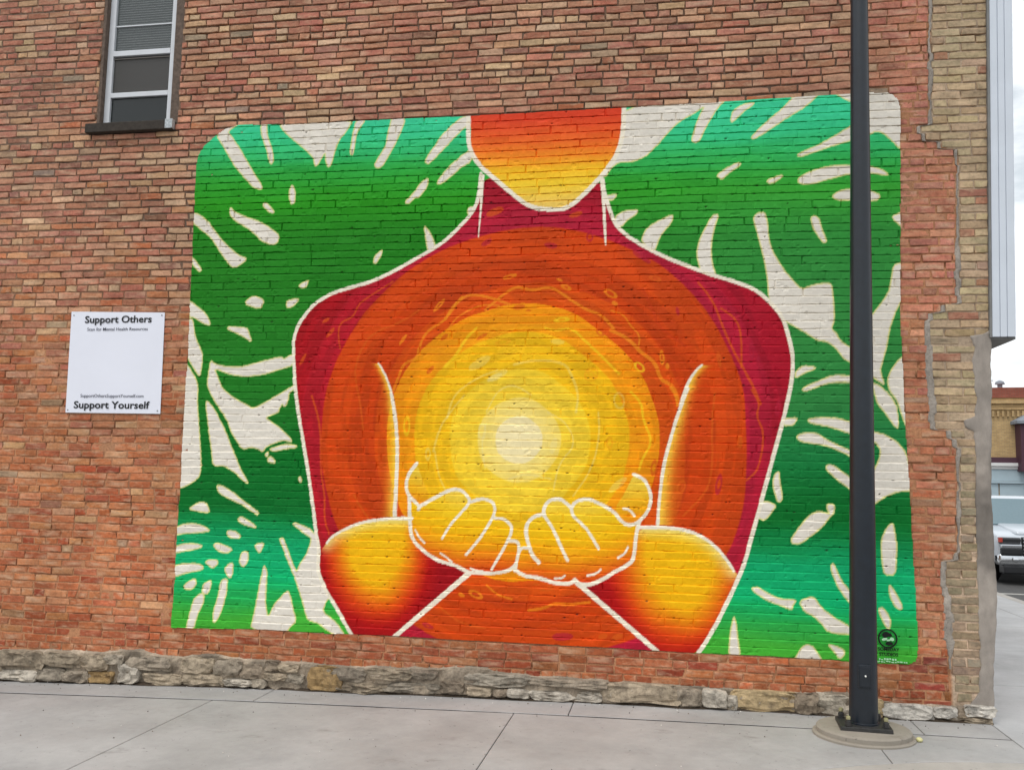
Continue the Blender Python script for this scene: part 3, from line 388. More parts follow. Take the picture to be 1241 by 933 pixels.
far = list(np.linspace(-9, 9, 37))
ground_grid("ground", [-600, -120, -30] + far + [30, 120, 600], [-600, -120, -30, -9, 0, 9, 30, 120, 600], -0.215, M_ASPH)
ground_grid("road", list(np.linspace(6.55, 17.5, 12)), list(np.linspace(-60, 23, 40)), -0.190, M_ASPH)

pav = tag(empty("pavement"), kind="structure")
for _xs, _ys in ((np.linspace(-8.5, 6.4, 60), [-9, -3, -1, 0.0, 0.02]), (np.linspace(3.3, 6.4, 14), [0.021, 3, 8, 14, 20, 26])):
    _o = ground_grid("joint_bed", list(_xs), _ys, -0.035, M_JOINT); _o.parent = pav; del _o["kind"]

def slab(poly, mat, gap=0.0028, h=0.09, name="slab", parent=pav, dz=0.0):
    # shrink polygon by half the joint
    n = len(poly); P = [Vector(p) for p in poly]
    area = sum(P[i].x * P[(i + 1) % n].y - P[(i + 1) % n].x * P[i].y for i in range(n))
    if area < 0: P.reverse()
    q = []
    for i in range(n):
        a, b, c = P[i - 1], P[i], P[(i + 1) % n]
        n1 = Vector((-(b - a).y, (b - a).x)).normalized(); n2 = Vector((-(c - b).y, (c - b).x)).normalized()
        m = n1 + n2
        q.append(b + m * (gap / max(0.3, 1 + n1.dot(n2))))
    jit = [rnd.uniform(-0.0015, 0.0015) for _ in q]
    bm = bmesh.new()
    top = [bm.verts.new((p.x, p.y, zgf(p.x) + dz + j)) for p, j in zip(q, jit)]
    bot = [bm.verts.new((p.x, p.y, zgf(p.x) + dz - h)) for p in q]
    f = bm.faces.new(top)
    for i in range(n): bm.faces.new((top[i], bot[i], bot[(i + 1) % n], top[(i + 1) % n]))
    bmesh.ops.recalc_face_normals(bm, faces=bm.faces[:])
    es = [e for e in bm.edges if all(v in top for v in e.verts)]
    bmesh.ops.bevel(bm, geom=es, offset=0.006, segments=2, affect='EDGES', profile=0.5)
    return link(name, bm_mesh(name, bm), mat, parent)

# narrow strip against the wall
xs = [-8.0, -6.78, -4.34, -1.90, 0.54, 2.98]
for a, b in zip(xs, xs[1:]): slab([(a, -0.425), (b, -0.425), (b, 0.02), (a, 0.02)], M_CONC)
slab([(2.98, -0.425), (3.53, -0.425), (3.53, 0.02), (2.98, 0.02)], M_CONC)
# arc joint of the corner ramp
ARC = [(1.72, -1.66), (1.95, -1.49), (2.16, -1.37), (2.38, -1.26), (2.605, -1.17), (2.85, -1.08), (3.1, -1.03), (3.4, -0.985), (3.53, -0.97)]
for a, b in ((-8.0, -7.05), (-7.05, -4.63), (-4.63, -2.225), (-2.225, 0.145)):
    slab([(a, -2.62), (b, -2.62), (b, -0.452), (a, -0.452)], M_CONC)
    slab([(a, -5.0), (b, -5.0), (b, -2.62), (a, -2.62)], M_CONC)
slab([(0.145, -2.62), (1.05, -2.62)] + ARC[:5] + [(2.605, -0.452), (0.145, -0.452)], M_CONC)
slab([(2.605, -0.452)] + ARC[4:] + [(3.53, -0.452)], M_CONC)
slab([(1.05, -2.62), (1.05, -5.0), (3.53, -5.0)] + ARC[::-1], M_CONC2)
slab([(0.145, -5.0), (1.05, -5.0), (1.05, -2.62), (0.145, -2.62)], M_CONC)
def sealant(x0, x1, y0, y1):
    n = max(2, int((x1 - x0) / .12)); xs_ = np.linspace(x0, x1, n)
    V_ = np.stack([np.stack([xs_, np.full(n, y), zg(xs_) - .004 - .003 * fbm(xs_ * 6, xs_ * 0 + y, 7)], -1) for y in (y0, y1)], 1)
    i = np.arange(2 * n).reshape(n, 2); q = np.stack([i[:-1, 0], i[1:, 0], i[1:, 1], i[:-1, 1]], -1)
    link("joint_sealant", mesh_np("joint_sealant", V_.reshape(-1, 3), q), M_JOINT, pav)
sealant(-8, 3.53, -.4495, -.4275)
# walk along the street front
ys = [-5.0, -2.6, -0.63, 1.375, 3.2, 5.0, 6.8, 8.6, 10.4, 12.2, 14.0, 17, 20, 23]
for a, b in zip(ys, ys[1:]):
    slab([(3.53, a), (5.86, a), (5.86, b), (3.53, b)], M_CONC3)
    slab([(5.86, a), (6.42, a), (6.42, b), (5.86, b)], M_CONC3)
for a, b in zip(ys, ys[1:]):
    slab([(6.42, a), (6.58, a), (6.58, b), (6.42, b)], M_CONC2, h=0.24, name="kerb_stone")

# ---------------------------------------------------------------- mural picture, painted in wall metres
RES = 0.003
RX0, RX1, RZ0, RZ1 = -2.98, 3.14, 0.30, 4.82
NX, NZ = int((RX1 - RX0) / RES), int((RZ1 - RZ0) / RES)
GXX, GZZ = np.meshgrid((RX0 + (np.arange(NX) + .5) * RES).astype(np.float32), (RZ0 + (np.arange(NZ) + .5) * RES).astype(np.float32))

def M(p): return np.asarray(p, float) / 1000.0

def chaikin(p, n=2, q=0.2, closed=True):
    for _ in range(n):
        a = p; b = np.roll(p, -1, 0)
        if closed:
            p = np.stack([a * (1 - q) + b * q, a * q + b * (1 - q)], 1).reshape(-1, 2)
        else:
            a, b = p[:-1], p[1:]
            mid = np.stack([a * (1 - q) + b * q, a * q + b * (1 - q)], 1).reshape(-1, 2)
            p = np.vstack([p[:1], mid, p[-1:]])
    return p

def fill(p):
    m = np.zeros((NZ, NX), bool)
    j0 = max(0, int((p[:, 1].min() - RZ0) / RES)); j1 = min(NZ, int((p[:, 1].max() - RZ0) / RES) + 2)
    a = p; b = np.roll(p, -1, 0)
    for j in range(j0, j1):
        z = RZ0 + (j + .5) * RES
        c = (a[:, 1] <= z) != (b[:, 1] <= z)
        if not c.any(): continue
        A, B = a[c], b[c]
        x = np.sort(A[:, 0] + (z - A[:, 1]) / (B[:, 1] - A[:, 1]) * (B[:, 0] - A[:, 0]))
        for s, e in zip(x[0::2], x[1::2]):
            i0 = max(0, int(round((s - RX0) / RES))); i1 = min(NX, int(round((e - RX0) / RES)))
            if i1 > i0: m[j, i0:i1] = True
    return m

def window(x0, x1, z0, z1):
    return (slice(max(0, int((z0 - RZ0) / RES)), max(0, min(NZ, int((z1 - RZ0) / RES) + 2))),
            slice(max(0, int((x0 - RX0) / RES)), max(0, min(NX, int((x1 - RX0) / RES) + 2))))

def stroke(p, w0, w1, closed=False):
    """tapering brush line; returns mask"""
    m = np.zeros((NZ, NX), bool)
    if closed: p = np.vstack([p, p[:1]])
    n = len(p) - 1
    for i in range(n):
        a, b = p[i], p[i + 1]
        wa = w0 + (w1 - w0) * i / n; wb = w0 + (w1 - w0) * (i + 1) / n
        r = max(wa, wb)
        s = window(min(a[0], b[0]) - r, max(a[0], b[0]) + r, min(a[1], b[1]) - r, max(a[1], b[1]) + r)
        X, Z = GXX[s], GZZ[s]
        if X.size == 0: continue
        d = b - a; L = max(1e-9, d @ d)
        t = np.clip(((X - a[0]) * d[0] + (Z - a[1]) * d[1]) / L, 0, 1)
        dist = np.hypot(X - a[0] - t * d[0], Z - a[1] - t * d[1])
        m[s] |= dist < (wa + (wb - wa) * t) * .5
    return m

def linedist(p, X, Z):
    best = np.full(X.shape, 9.0)
    for a, b in zip(p, p[1:]):
        d = b - a
        t = np.clip(((X - a[0]) * d[0] + (Z - a[1]) * d[1]) / max(1e-9, d @ d), 0, 1)
        best = np.minimum(best, np.hypot(X - a[0] - t * d[0], Z - a[1] - t * d[1]))
    return best

def stops(t, pos, cols):
    cols = np.asarray(cols, float)
    return np.stack([np.interp(t, pos, cols[:, i]) for i in range(3)], -1)

def paint_mural():
    ink = np.zeros((NZ, NX, 3), np.float32)
    ident = np.full((NZ, NX), -1, np.int16)
    inside = fill(M(OUTLINE))
    # leaves
    v = (4.73 - GZZ) / 4.355
    v = v + (fbm(GXX * 1.2, GZZ * 9, 3) - .5) * .03
    v = v - 0.035 * np.clip((GXX + 2.8) / 5.8, 0, 1) * sstep(.4, .05, v)
    green = stops(v, [0, .035, .075, .115, .157, .24, .40, .57, .67, .768, .81, .843, .90, .942, .975, 1],
                  [(58, 206, 150), (52, 198, 134), (46, 178, 92), (42, 160, 48), (40, 150, 22), (30, 126, 22), (34, 126, 30), (30, 120, 32),
                   (4, 112, 36), (0, 110, 40), (6, 142, 76), (10, 168, 106), (8, 182, 112), (38, 170, 78), (66, 174, 56), (70, 176, 52)])
    side = (sstep(-.5, 2.6, GXX) * sstep(.05, .2, v) * sstep(.78, .6, v))[..., None]
    green = green + side * np.array((18, 16, 34))  # haze put into the colour: green turns paler and bluer to the right
    green *= (0.96 + 0.08 * fbm(GXX * 2.2, GZZ * 7, 8))[..., None]
    ink[:] = green
    ident[inside] = np.where(GXX[inside] < 0.35, 1, 2)
    # pale gaps of the leaves with their yellow edge
    white = np.array((228, 221, 208)); rim = np.array((220, 215, 146))
    for gi, gpoly in enumerate(GAPS):
        p = chaikin(M(gpoly), 1, 0.2)
        f = fill(p)
        ink[f] = white; ident[f & inside] = 100 + gi
        e = stroke(p, 0.0105, 0.0105, True)
        ink[e] = rim
    # torso with the rings of light
    body = fill(chaikin(M(BODY), 2, 0.25, True))
    sx, sz = M(SUN_C); rx, rz = M(RING_C)
    ang = np.arctan2(GZZ - sz, GXX - sx)
    wob = (fbm(np.cos(ang) * 2.2 + 5, np.sin(ang) * 2.2 + 5, 21, 3) - .5)
    r = np.hypot(GXX - sx, GZZ - sz); r = r + wob * 0.06 * np.clip(r / .9, 0, 1)
    lft = sstep(-.2, -1.6, GXX)[..., None]
    r2 = np.hypot(GXX - rx, GZZ - rz) + (fbm(np.cos(ang) * 1.5 + 9, np.sin(ang) * 1.5 + 9, 31, 3) - .5) * 0.12
    arcs = fbm(ang * 3.5, r * 16, 41, 3)
    sun_c = stops(r, [0, .188, .196, .335, .345, .57, .58, .872, .882, 1.10, 1.115, 2],
                  [(246, 230, 178), (246, 229, 172), (247, 223, 128), (246, 218, 106), (244, 208, 58), (243, 204, 46), (241, 191, 22), (240, 184, 14),
                   (241, 156, 8), (238, 146, 6), (238, 146, 6), (238, 146, 6)])
    tor = stops(r2, [1.0, 1.27, 1.28, 1.50, 1.51, 1.735, 1.745, 1.93, 1.94, 2.6],
                [(219, 86, 8), (213, 78, 8), (199, 64, 6), (201, 66, 6), (209, 72, 8), (205, 68, 8), (181, 26, 54), (178, 24, 50), (170, 18, 42), (164, 12, 30)])
    tor = tor * (0.955 + 0.08 * sstep(.40, .60, arcs))[..., None]
    tor = tor + lft * (tor[..., 2:3] > 20) * np.array((2, -2, -14))
    isun = r < 1.11
    sun_c = sun_c * (1 + (sstep(.35, .65, arcs) - .5) * .07 * sstep(.15, .5, r))[..., None]
    tor = np.where(isun[..., None], sun_c, tor)
    ink[body] = tor[body]
    ident[body & inside] = 3; ident[body & inside & isun] = 5
    # arms: glow beside the arm lines
    cols = dict(w=(240, 231, 210), o=(240, 146, 28), y=(246, 206, 34), p=(214, 92, 20), c=(240, 224, 158), a=(238, 166, 16), d=(196, 60, 12), e=(214, 92, 16), q=(176, 30, 56))
    for p, w0, w1, c in SQUIGGLES:
        m = stroke(chaikin(M(p), 2, .25, False), w0 / 1000, w1 / 1000) & body
        k_ = .42 if c == 'c' else .7; ink[m] = ink[m] * (1 - k_) + np.array(cols[c]) * k_
    for cx, cz, ra, rb, a, ring, c in OVALS:
        cx, cz, ra, rb = cx / 1000, cz / 1000, ra / 1000, rb / 1000
        s = window(cx - .14, cx + .14, cz - .14, cz + .14)
        X, Z = GXX[s] - cx, GZZ[s] - cz
        t = math.radians(a); u = X * math.cos(t) + Z * math.sin(t); w = -X * math.sin(t) + Z * math.cos(t)
        q = np.hypot(u / max(ra, .012), w / max(rb, .008))
        th = 0.008 / max(.014, min(ra, rb))
        m = ((q < 1.1) & (q > 1.1 - 1.6 * th)) if ring else q < 1
        m &= body[s]
        k_ = .38 if c == 'c' else .7; ink[s][m] = ink[s][m] * (1 - k_) + np.array(cols[c]) * k_
    larm = np.vstack([M(STROKES[5][0]), M(STROKES[6][0])]); rarm = np.vstack([M(STROKES[7][0]), M(STROKES[8][0])])
    for line, sgn, reach in ((larm, -1, .075), (rarm, 1, .095)):
        o = np.argsort(line[:, 1]); lx = np.interp(GZZ, line[o, 1], line[o, 0])
        d = (GXX - lx) * sgn
        zz = (GZZ - line[:, 1].min()) / (line[:, 1].max() - line[:, 1].min())
        wgt = np.where((d > 0) & (zz > 0) & (zz < 1) & body, np.exp(-(d / (reach * (1.0 - .45 * zz))) ** 2), 0)[..., None] * .92
        ink[:] = ink * (1 - wgt) + np.array((247, 208, 70)) * wgt
    # forearms
    for poly, who, (cx, cz), rl, rr, rd, arc in ((FORE_L, 6, FL_C, .46, .45, .64, 9), (FORE_R, 7, FR_C, .60, .46, .72, 10)):
        p = chaikin(M(poly), 1, .2); f = fill(p)
        cx, cz = cx / 1000, cz / 1000
        dx = (GXX - cx) / np.where(GXX < cx, rl, rr); dz = (GZZ - cz) / np.where(GZZ < cz, rd, .9)
        t = np.hypot(dx, dz) + (fbm(GXX * 4, GZZ * 4, 51) - .5) * .12
        c = stops(t, [0, .50, .68, .84, 1.03, 1.25], [(243, 190, 12), (241, 180, 8), (230, 126, 8), (216, 70, 8), (178, 16, 14), (158, 8, 20)])
        al = chaikin(M(STROKES[arc][0]), 2, .25, False)
        ys_, xs_ = np.where(f); s = (slice(ys_.min(), ys_.max() + 1), slice(xs_.min(), xs_.max() + 1))
        dd = np.full(GXX.shape, 9.0); dd[s] = linedist(al, GXX[s], GZZ[s])
        hl = (np.exp(-(dd / .075) ** 2) * .85 * (t < 1.05))[..., None]
        c = c * (1 - hl) + np.array((240, 222, 130)) * hl
        ink[f] = c[f]; ident[f & inside] = who
    # hands
    for poly, th, who in ((HAND_L, THUMB_L, 8), (HAND_R, THUMB_R, 9)):
        p = M(poly); f = fill(chaikin(p, 1, .2)); z0, z1 = p[:, 1].min(), p[:, 1].max()
        cx = p[:, 0].mean(); hw = (p[:, 0].max() - p[:, 0].min()) / 2
        out = np.clip((GXX - cx) / hw * (-1 if who == 8 else 1), 0, 1)
        t = (GZZ - z0) / (z1 - z0) - .22 * out ** 2 + (fbm(GXX * 5, GZZ * 5, 61) - .5) * .1
        c = stops(t, [0, .12, .3, .5, .75, 1], [(208, 66, 8), (226, 104, 10), (238, 158, 8), (243, 188, 10), (243, 200, 32), (242, 210, 86)])
        ink[f] = c[f]; ident[f & inside] = who
        p = M(th); f2 = fill(chaikin(p, 1, .2))
        t = (GZZ - p[:, 1].min()) / (p[:, 1].max() - p[:, 1].min())
        c = stops(t + .35 * (1 - out), [0, .35, .8, 1.2], [(234, 130, 14), (238, 172, 16), (238, 200, 60), (238, 208, 90)])
        ink[f2] = c[f2]; ident[f2 & inside] = who
    # face seen to the chin
    f = fill(chaikin(M(HEAD), 1, .2))
    c = stops(GZZ + (fbm(GXX * 3, GZZ * 6, 71) - .5) * .05, [3.93, 4.10, 4.22, 4.33, 4.46, 4.60, 4.68],
              [(240, 200, 92), (245, 204, 48), (246, 188, 34), (243, 140, 32), (236, 104, 34), (224, 76, 34), (216, 64, 34)])
    ink[f] = c[f]; ident[f & inside] = 4
    for p, w0, w1, c in STROKES:
        m = stroke(chaikin(M(p), 2, .25, False), w0 / 1080, w1 / 1080)
        ink[m] = cols['w']
    return lin(ink).astype(np.float32), ident, inside

INK, IDENT, INSIDE = paint_mural()

def box2(a):
    b = a.copy(); b[1:] += a[:-1]; b[:, 1:] += a[:, :-1]; b[1:, 1:] += a[:-1, :-1]
    b[1:, 1:] /= 4; b[0, 1:] /= 2; b[1:, 0] /= 2
    return b
INKS = box2(INK)

def sample(a, X, Z):
    i = np.clip(((X - RX0) / RES).astype(int), 0, NX - 1); j = np.clip(((Z - RZ0) / RES).astype(int), 0, NZ - 1)
    return a[j, i]

# ---------------------------------------------------------------- brick layout shared by bare and painted brickwork
CH, CZ0 = 0.06364, 0.320
def sag(x, z):                       # hand-laid courses wander a few millimetres
    return (fbm(x * .55, z * .8, 91, 3) - .5) * .030 + (vnoise(x * 2.3, z * 14, 95) - .5) * .005
_s = M(SEAM)[::-1]
def seam_x(z): return np.interp(z, _s[:, 1], _s[:, 0])
_sj = np.random.default_rng(6).normal(0, .006, 200)
def seam_step(z):
    z = np.asarray(z, float); t = (z - CZ0) / CH; k = np.floor(t).astype(int); f = t - k
    a = np.interp(CZ0 + (k + .5) * CH, _s[:, 1], _s[:, 0]) + _sj[k + 20]; b = np.interp(CZ0 + (k + 1.5) * CH, _s[:, 1], _s[:, 0]) + _sj[k + 21]
    return a + (b - a) * sstep(.8, 1.0, f)
def corner_x(z): return 3.556 + 0.0235 * z
_f = M(FTOP)
def ftop(x): return np.interp(x, _f[:, 0], _f[:, 1])
_rl = M(RENDER_L)[::-1]
def render_left(z): return np.where(z > 2.83, 9.0, np.interp(z, _rl[:, 1], _rl[:, 0]))
WX0, WX1, WZ0 = -3.885, -3.09, 4.79

KMIN, KMAX = -6, 94
courses = {}
lay = np.random.default_rng(3)
for k in range(KMIN, KMAX):
    header = (k % 7 == 4)
    L = 0.109 if header else 0.217
    x = -5.45 + (k % 2) * 0.108 + lay.uniform(-.025, .025) + (0.05 if header else 0)
    xs = [x]
    while x < 3.95:
        l = L
        u = lay.random()
        if not header and u < .07: l = 0.109
        elif header and u < .06: l = 0.217
        x += l + lay.normal(0, .005); xs.append(x)
    courses[k] = np.array(xs)

# ---------------------------------------------------------------- the building
bld = tag(empty("brick_building"), "old red brick building with a large painted sun mural on its side wall", "building")

def mural_relief():
    fr = np.array([0, .03, .055, .085, .16, .30, .45, .60, .75, .85, .90, .95])
    k0, k1 = 0, 71
    cols = np.arange(-2.93, 3.075, 0.0062)
    rows = []
    for k in range(k0 - 1, k1 + 1):
        for f in fr: rows.append((k, f))
    nr, nc = len(rows), len(cols)
    V = np.zeros((nr, nc, 3), np.float32)
    hr = np.random.default_rng(8)
    face = {}
    PIT = np.zeros((nr, nc), np.float32)
    NP = 900
    pk = hr.integers(0, 71, NP); pxx = hr.uniform(-2.9, 3.05, NP); prx = hr.uniform(.004, .013, NP); prz = hr.uniform(.0028, .0055, NP); pzz = np.where(hr.random(NP) < .7, hr.normal(0, .003, NP), hr.uniform(0, CH, NP))
    keep_ = hr.random(NP) < .45 + .55 * sstep(1.5, 4.2, pk * CH); pzc = CZ0 + pk * CH + pzz
    for ri, (k, f) in enumerate(rows):
        zc = CZ0 + (k + f) * CH
        z = zc - sag(cols, zc)
        b = courses[k]
        if k not in face:
            n = len(b)
            op = hr.random(n); op = np.where(op < .22, hr.uniform(.7, 1.2, n), hr.uniform(.03, .35, n))
            bj = .75 + .5 * hr.random(n)
            face[k] = (hr.uniform(.0, .0055, n), op, hr.normal(0, .0009, n), bj, hr.normal(0, .03, n), hr.normal(0, .0028, n))
        fo, op, tw, bj, tl, vt = face[k]
        wx = cols + (fbm(cols * 9, z * 9, 101, 3) - .5) * .012
        i = np.clip(np.searchsorted(b, wx) - 1, 0, len(b) - 2)
        dl = wx - b[i]; dr = b[i + 1] - wx
        jw = .0042
        jit = (fbm(cols * 26, z * 20, 111, 4) - .5) * .011
        # struck bed joint: sharp shadow line under the brick above, then mortar sloping out to the brick below
        dlow = f * CH + jit                                        # height above joint centre
        dtop = (1 - f) * CH + jit * .7                             # distance below next joint centre
        hb = np.minimum(sstep(.0015, .0042, dlow), np.clip((dtop + .0030) / .0105, 0, 1) ** .7)
        hl = 1 - op[i] * (1 - sstep(jw - .003, jw + .004, dl))
        hrr = 1 - op[np.minimum(i + 1, len(op) - 1)] * (1 - sstep(jw - .003, jw + .004, dr))
        h = hb * np.minimum(hl, hrr)
        upz = sstep(2.2, 4.3, z + (fbm(cols * .8, z * .8, 125) - .5) * 1.2)
        rec = (.0022 + .0062 * upz) * (.5 + 1.0 * fbm(cols * .9, z * 1.3, 121, 3)) * bj[i]
        yf = -(fo[i] + .0028) + tl[i] * (cols - (b[i] + b[i + 1]) / 2) * .12 - (f - .5) * (.0068 - .0040 * upz + vt[i])
        y = yf * h + rec * (1 - h)
        y = y + (fbm(cols * 45, z * 45, 131, 3) - .5) * .0030
        pit = fbm(cols * 17, z * 26, 141, 2)
        y = y + sstep(.76, .86, pit) * .010 * (1 - .6 * hb)
        y = y + sstep(.60, .72, fbm(cols * 6, z * 40, 145, 3)) * .007 * (1 - hb)          # opened bed joints
        for q in np.where((np.abs(pzc - zc) < .012) & keep_)[0]:
            e = ((cols - pxx[q]) / prx[q]) ** 2 + ((zc - pzc[q]) / prz[q]) ** 2
            PIT[ri] = np.maximum(PIT[ri], np.exp(-e * .8))
        y = y + PIT[ri] * .010
        V[ri, :, 0] = cols; V[ri, :, 1] = np.minimum(y, .0105); V[ri, :, 2] = z
    return V, PIT

V, PIT = mural_relief()
nr, nc, _ = V.shape
idx = np.arange(nr * nc).reshape(nr, nc)
quads = np.stack([idx[:-1, :-1], idx[:-1, 1:], idx[1:, 1:], idx[1:, :-1]], -1).reshape(-1, 4)
cen = (V[:-1, :-1] + V[1:, 1:]) / 2
fid = sample(IDENT, cen[..., 0], cen[..., 2]).reshape(-1)
P = V.reshape(-1, 3)
PC = sample(INKS, P[:, 0], P[:, 2])
_w = sstep(.35, .8, PIT.reshape(-1))[:, None]
PC = PC * (1 - .9 * _w) + lin((46, 38, 32)) * .9 * _w        # holes the paint never reached, their deep shade put into the colour
def submesh(name, sel):
    q = quads[sel]; u, inv = np.unique(q, return_inverse=True)
    return mesh_np(name, P[u], inv.reshape(-1, 4), PC[u])
mural = empty("mural"); mural.parent = bld
mural["label"] = "large painted mural of cupped hands holding a sun between green leaves"
for gi in range(len(GAPS)):
    sel = fid == 100 + gi
    if sel.sum() > 3: link("painted_gap", submesh("painted_gap", sel), M_PAINT, mural)
for i, nm, lb in ((1, "painted_leaf", "green painted leaf on the left of the mural"), (2, "painted_leaf", "green painted leaf on the right of the mural"),
                  (3, "painted_torso", "orange and crimson painted torso and neck"), (4, "painted_chin", "orange to yellow painted chin at the top of the mural"),
                  (5, "painted_sun", "yellow painted sun with pale centre above the hands"), (6, "painted_forearm", "left red and yellow painted forearm"),
                  (7, "painted_forearm", "right red and yellow painted forearm"), (8, "painted_hand", "left yellow painted cupped hand"), (9, "painted_hand", "right yellow painted cupped hand")):
    o = link(nm, submesh(nm, fid == i), M_PAINT, mural); o["label"] = lb

# bare bricks --------------------------------------------------------------
up_pal = [(186, 128, 104), (188, 136, 108), (180, 118, 96), (194, 150, 118), (184, 122, 100), (192, 156, 124), (170, 116, 92), (186, 130, 106), (176, 110, 90)]
lo_pal = [(184, 118, 82), (178, 106, 74), (190, 130, 94), (180, 110, 76), (192, 138, 102), (164, 90, 62), (180, 112, 78), (188, 142, 104), (172, 98, 68), (186, 122, 86)]
bf_up = [(178, 157, 125), (174, 151, 120), (180, 160, 129), (170, 147, 119), (182, 161, 128)]
bf_lo = [(152, 136, 112), (156, 140, 113), (144, 128, 106), (153, 137, 116)]
br = np.random.default_rng(21)

def brick_geo(x0, x1, za, zb, off):
    """8-sided weathered brick: 25 verts, 40 triangles"""
    cx, cz = (x0 + x1) / 2, (za + zb) / 2
    hw, hh = (x1 - x0) / 2, (zb - za) / 2
    base = np.array([(-1, -1), (-.33, -1), (.4, -1), (1, -1), (1, 1), (.35, 1), (-.4, 1), (-1, 1)], float)
    o = base * (hw, hh) + br.normal(0, .0019, (8, 2))
    if br.random() < .30:                      # chipped corner
        c = br.choice([0, 3, 4, 7]); o[c] *= 1 - br.uniform(.05, .16) * np.array((.022 / hw * 3.0, 1.6))
    inn = o * (1 - .0042 / hw, 1 - .0042 / hh)
    tilt = br.normal(0, .010, 2)
    yy = lambda p: -off + p[:, 0] * tilt[0] + p[:, 1] * tilt[1]
    v = np.zeros((25, 3))
    v[0:8, 0] = inn[:, 0]; v[0:8, 2] = inn[:, 1]; v[0:8, 1] = yy(inn) + br.normal(0, .0007, 8)
    v[8:16, 0] = o[:, 0]; v[8:16, 2] = o[:, 1]; v[8:16, 1] = yy(o) + .0045
    v[16:24, 0] = o[:, 0]; v[16:24, 2] = o[:, 1]; v[16:24, 1] = .035
    v[24] = (0, -off - br.uniform(-.0005, .0012), 0)
    v[:, 0] += cx
    v[:, 2] += cz
    v[:, 2] -= sag(v[:, 0], np.full(25, cz))
    return v
T_ = []
for i in range(8):
    j = (i + 1) % 8
    T_ += [(24, i, j), (i, 8 + i, 8 + j), (i, 8 + j, j), (8 + i, 16 + i, 16 + j), (8 + i, 16 + j, 8 + j)]
BT = np.array(T_)

CMI = cam.matrix_world.inverted()
def proj_area(x0, x1, za, zb):
    q = []
    for p in ((x0, za), (x1, za), (x1, zb), (x0, zb)):
        c = CMI @ Vector((p[0], 0, p[1])); q.append((c.x / -c.z, c.y / -c.z))
    a = 0.5 * abs(sum(q[i][0] * q[(i + 1) % 4][1] - q[(i + 1) % 4][0] * q[i][1] for i in range(4)))
    lim = 620.5 / 1100, 466.5 / 1100
    seen = all(abs(u) < lim[0] and abs(w) < lim[1] for u, w in q)
    return a if seen else 0

items = []
INS = INSIDE
def inside_mural(x, z):
    if x < RX0 or x > RX1 or z < RZ0 or z > RZ1: return False
    return bool(sample(INS, np.array([x]), np.array([z]))[0])
for k in range(KMIN, KMAX):
    zc = CZ0 + k * CH
    b = courses[k]
    zm = zc + CH / 2
    sx = float(seam_step(zm)); cx = float(corner_x(zm))
    segs = []
    for x0, x1 in zip(b, b[1:]):
        if x0 >= sx - .02: break
        segs.append((x0, min(x1, sx - .012), 'r'))
    # buff brick quoin, toothed
    x = sx + .014
    first = .108 if (k % 2) else .217
    e = cx - .002
    while x < e - .02:
        l = first if first else .217
        first = None
        x1 = x + l + br.normal(0, .004)
        if e - x1 < .06: x1 = e
        segs.append((x, min(x1, e), 'b')); x = x1
    for x0, x1, kind in segs:
        if x1 - x0 < .03: 
            if x1 - x0 < .018: continue
        mid = (x0 + x1) / 2
        if zc + CH < ftop(mid) + .004: continue
        if mid > float(render_left(zm)) + .02: continue
        zs = zc - float(sag(np.array([mid]), np.array([zc]))[0])
        # window opening
        if zs + CH > WZ0 and x1 > WX0 and x0 < WX1:
            if zs + CH * .5 > WZ0 - .01:
                if x0 < WX0 - .03: x1 = WX0
                elif x1 > WX1 + .03: x0 = WX1
                else: continue
        pts = [(x0 + .003, zs + .006), (x1 - .003, zs + .006), (x0 + .003, zs + CH - .006), (x1 - .003, zs + CH - .006), (mid, zs + CH / 2)]
        ins = [inside_mural(*p) for p in pts]
        if all(ins): continue
        jh = br.uniform(.003, .0075); jv = br.uniform(.003, .0068)
        off = br.uniform(0, .0045)
        if br.random() < .02: off = -br.uniform(.0005, .002)
        jv *= 1 + .45 * float(sstep(3.0, 4.6, zm)) * float(sstep(2.6, 1.8, mid))
        if any(ins): off = -.0012; jh += .003; jv += .0025
        xa, xb = x0 + jh * .9, x1 - jh * .9
        za, zb = zc + jv, zc + CH - jv
        hz = min(1, max(0, (zm - 1.6) / 2.6 + br.normal(0, .2)))
        if kind == 'r':
            pal = up_pal if br.random() < hz else lo_pal
            c = np.array(pal[br.integers(len(pal))], float)
            u = br.random()
            if u < .012: c = np.array((150, 134, 114.))
            elif u < .05: c = np.array((200, 168, 136.))
            elif u < .085: c = np.array((150, 66, 42.)) if hz < .5 else np.array((150, 104, 88.))
            if mid > 3.0 and .0 < zm < .45 and u > .3: c = np.array((146, 76, 62.)) + br.normal(0, 10, 3)
            if mid > 3.0 and zm > 3: c = c * .5 + np.array((186, 112, 98.)) * .5
        else:
            pal = bf_up if br.random() < sstep(1.2, 2.4, zm) else bf_lo
            c = np.array(pal[br.integers(len(pal))], float)
            if br.random() < .04: c = np.array((160, 112, 90.))
        if kind == 'r' and zm < .42: c = c * np.array((.88, .80, .78))
        if kind == 'r':
            mean = np.array((184, 126, 102.)) * hz + np.array((180, 112, 78.)) * (1 - hz)
            kq = .70 + .18 * hz
            c = (c * kq + mean * (1 - kq)) * (np.array((.985, .94, .88)) * (1 - hz) + np.array((.97, .985, .985)) * hz)
            if mid > 2.9 and zm > .5: c = c * .6 + np.array((186, 122, 100.)) * .4
        c = np.clip(c * (1 + br.normal(0, .04)) + br.normal(0, 2, 3), 20, 245)
        frac = sum(ins) / 5
        items.append((proj_area(xa, xb, za, zb) * (1 - frac), brick_geo(xa, xb, za, zb, off), lin(c)))

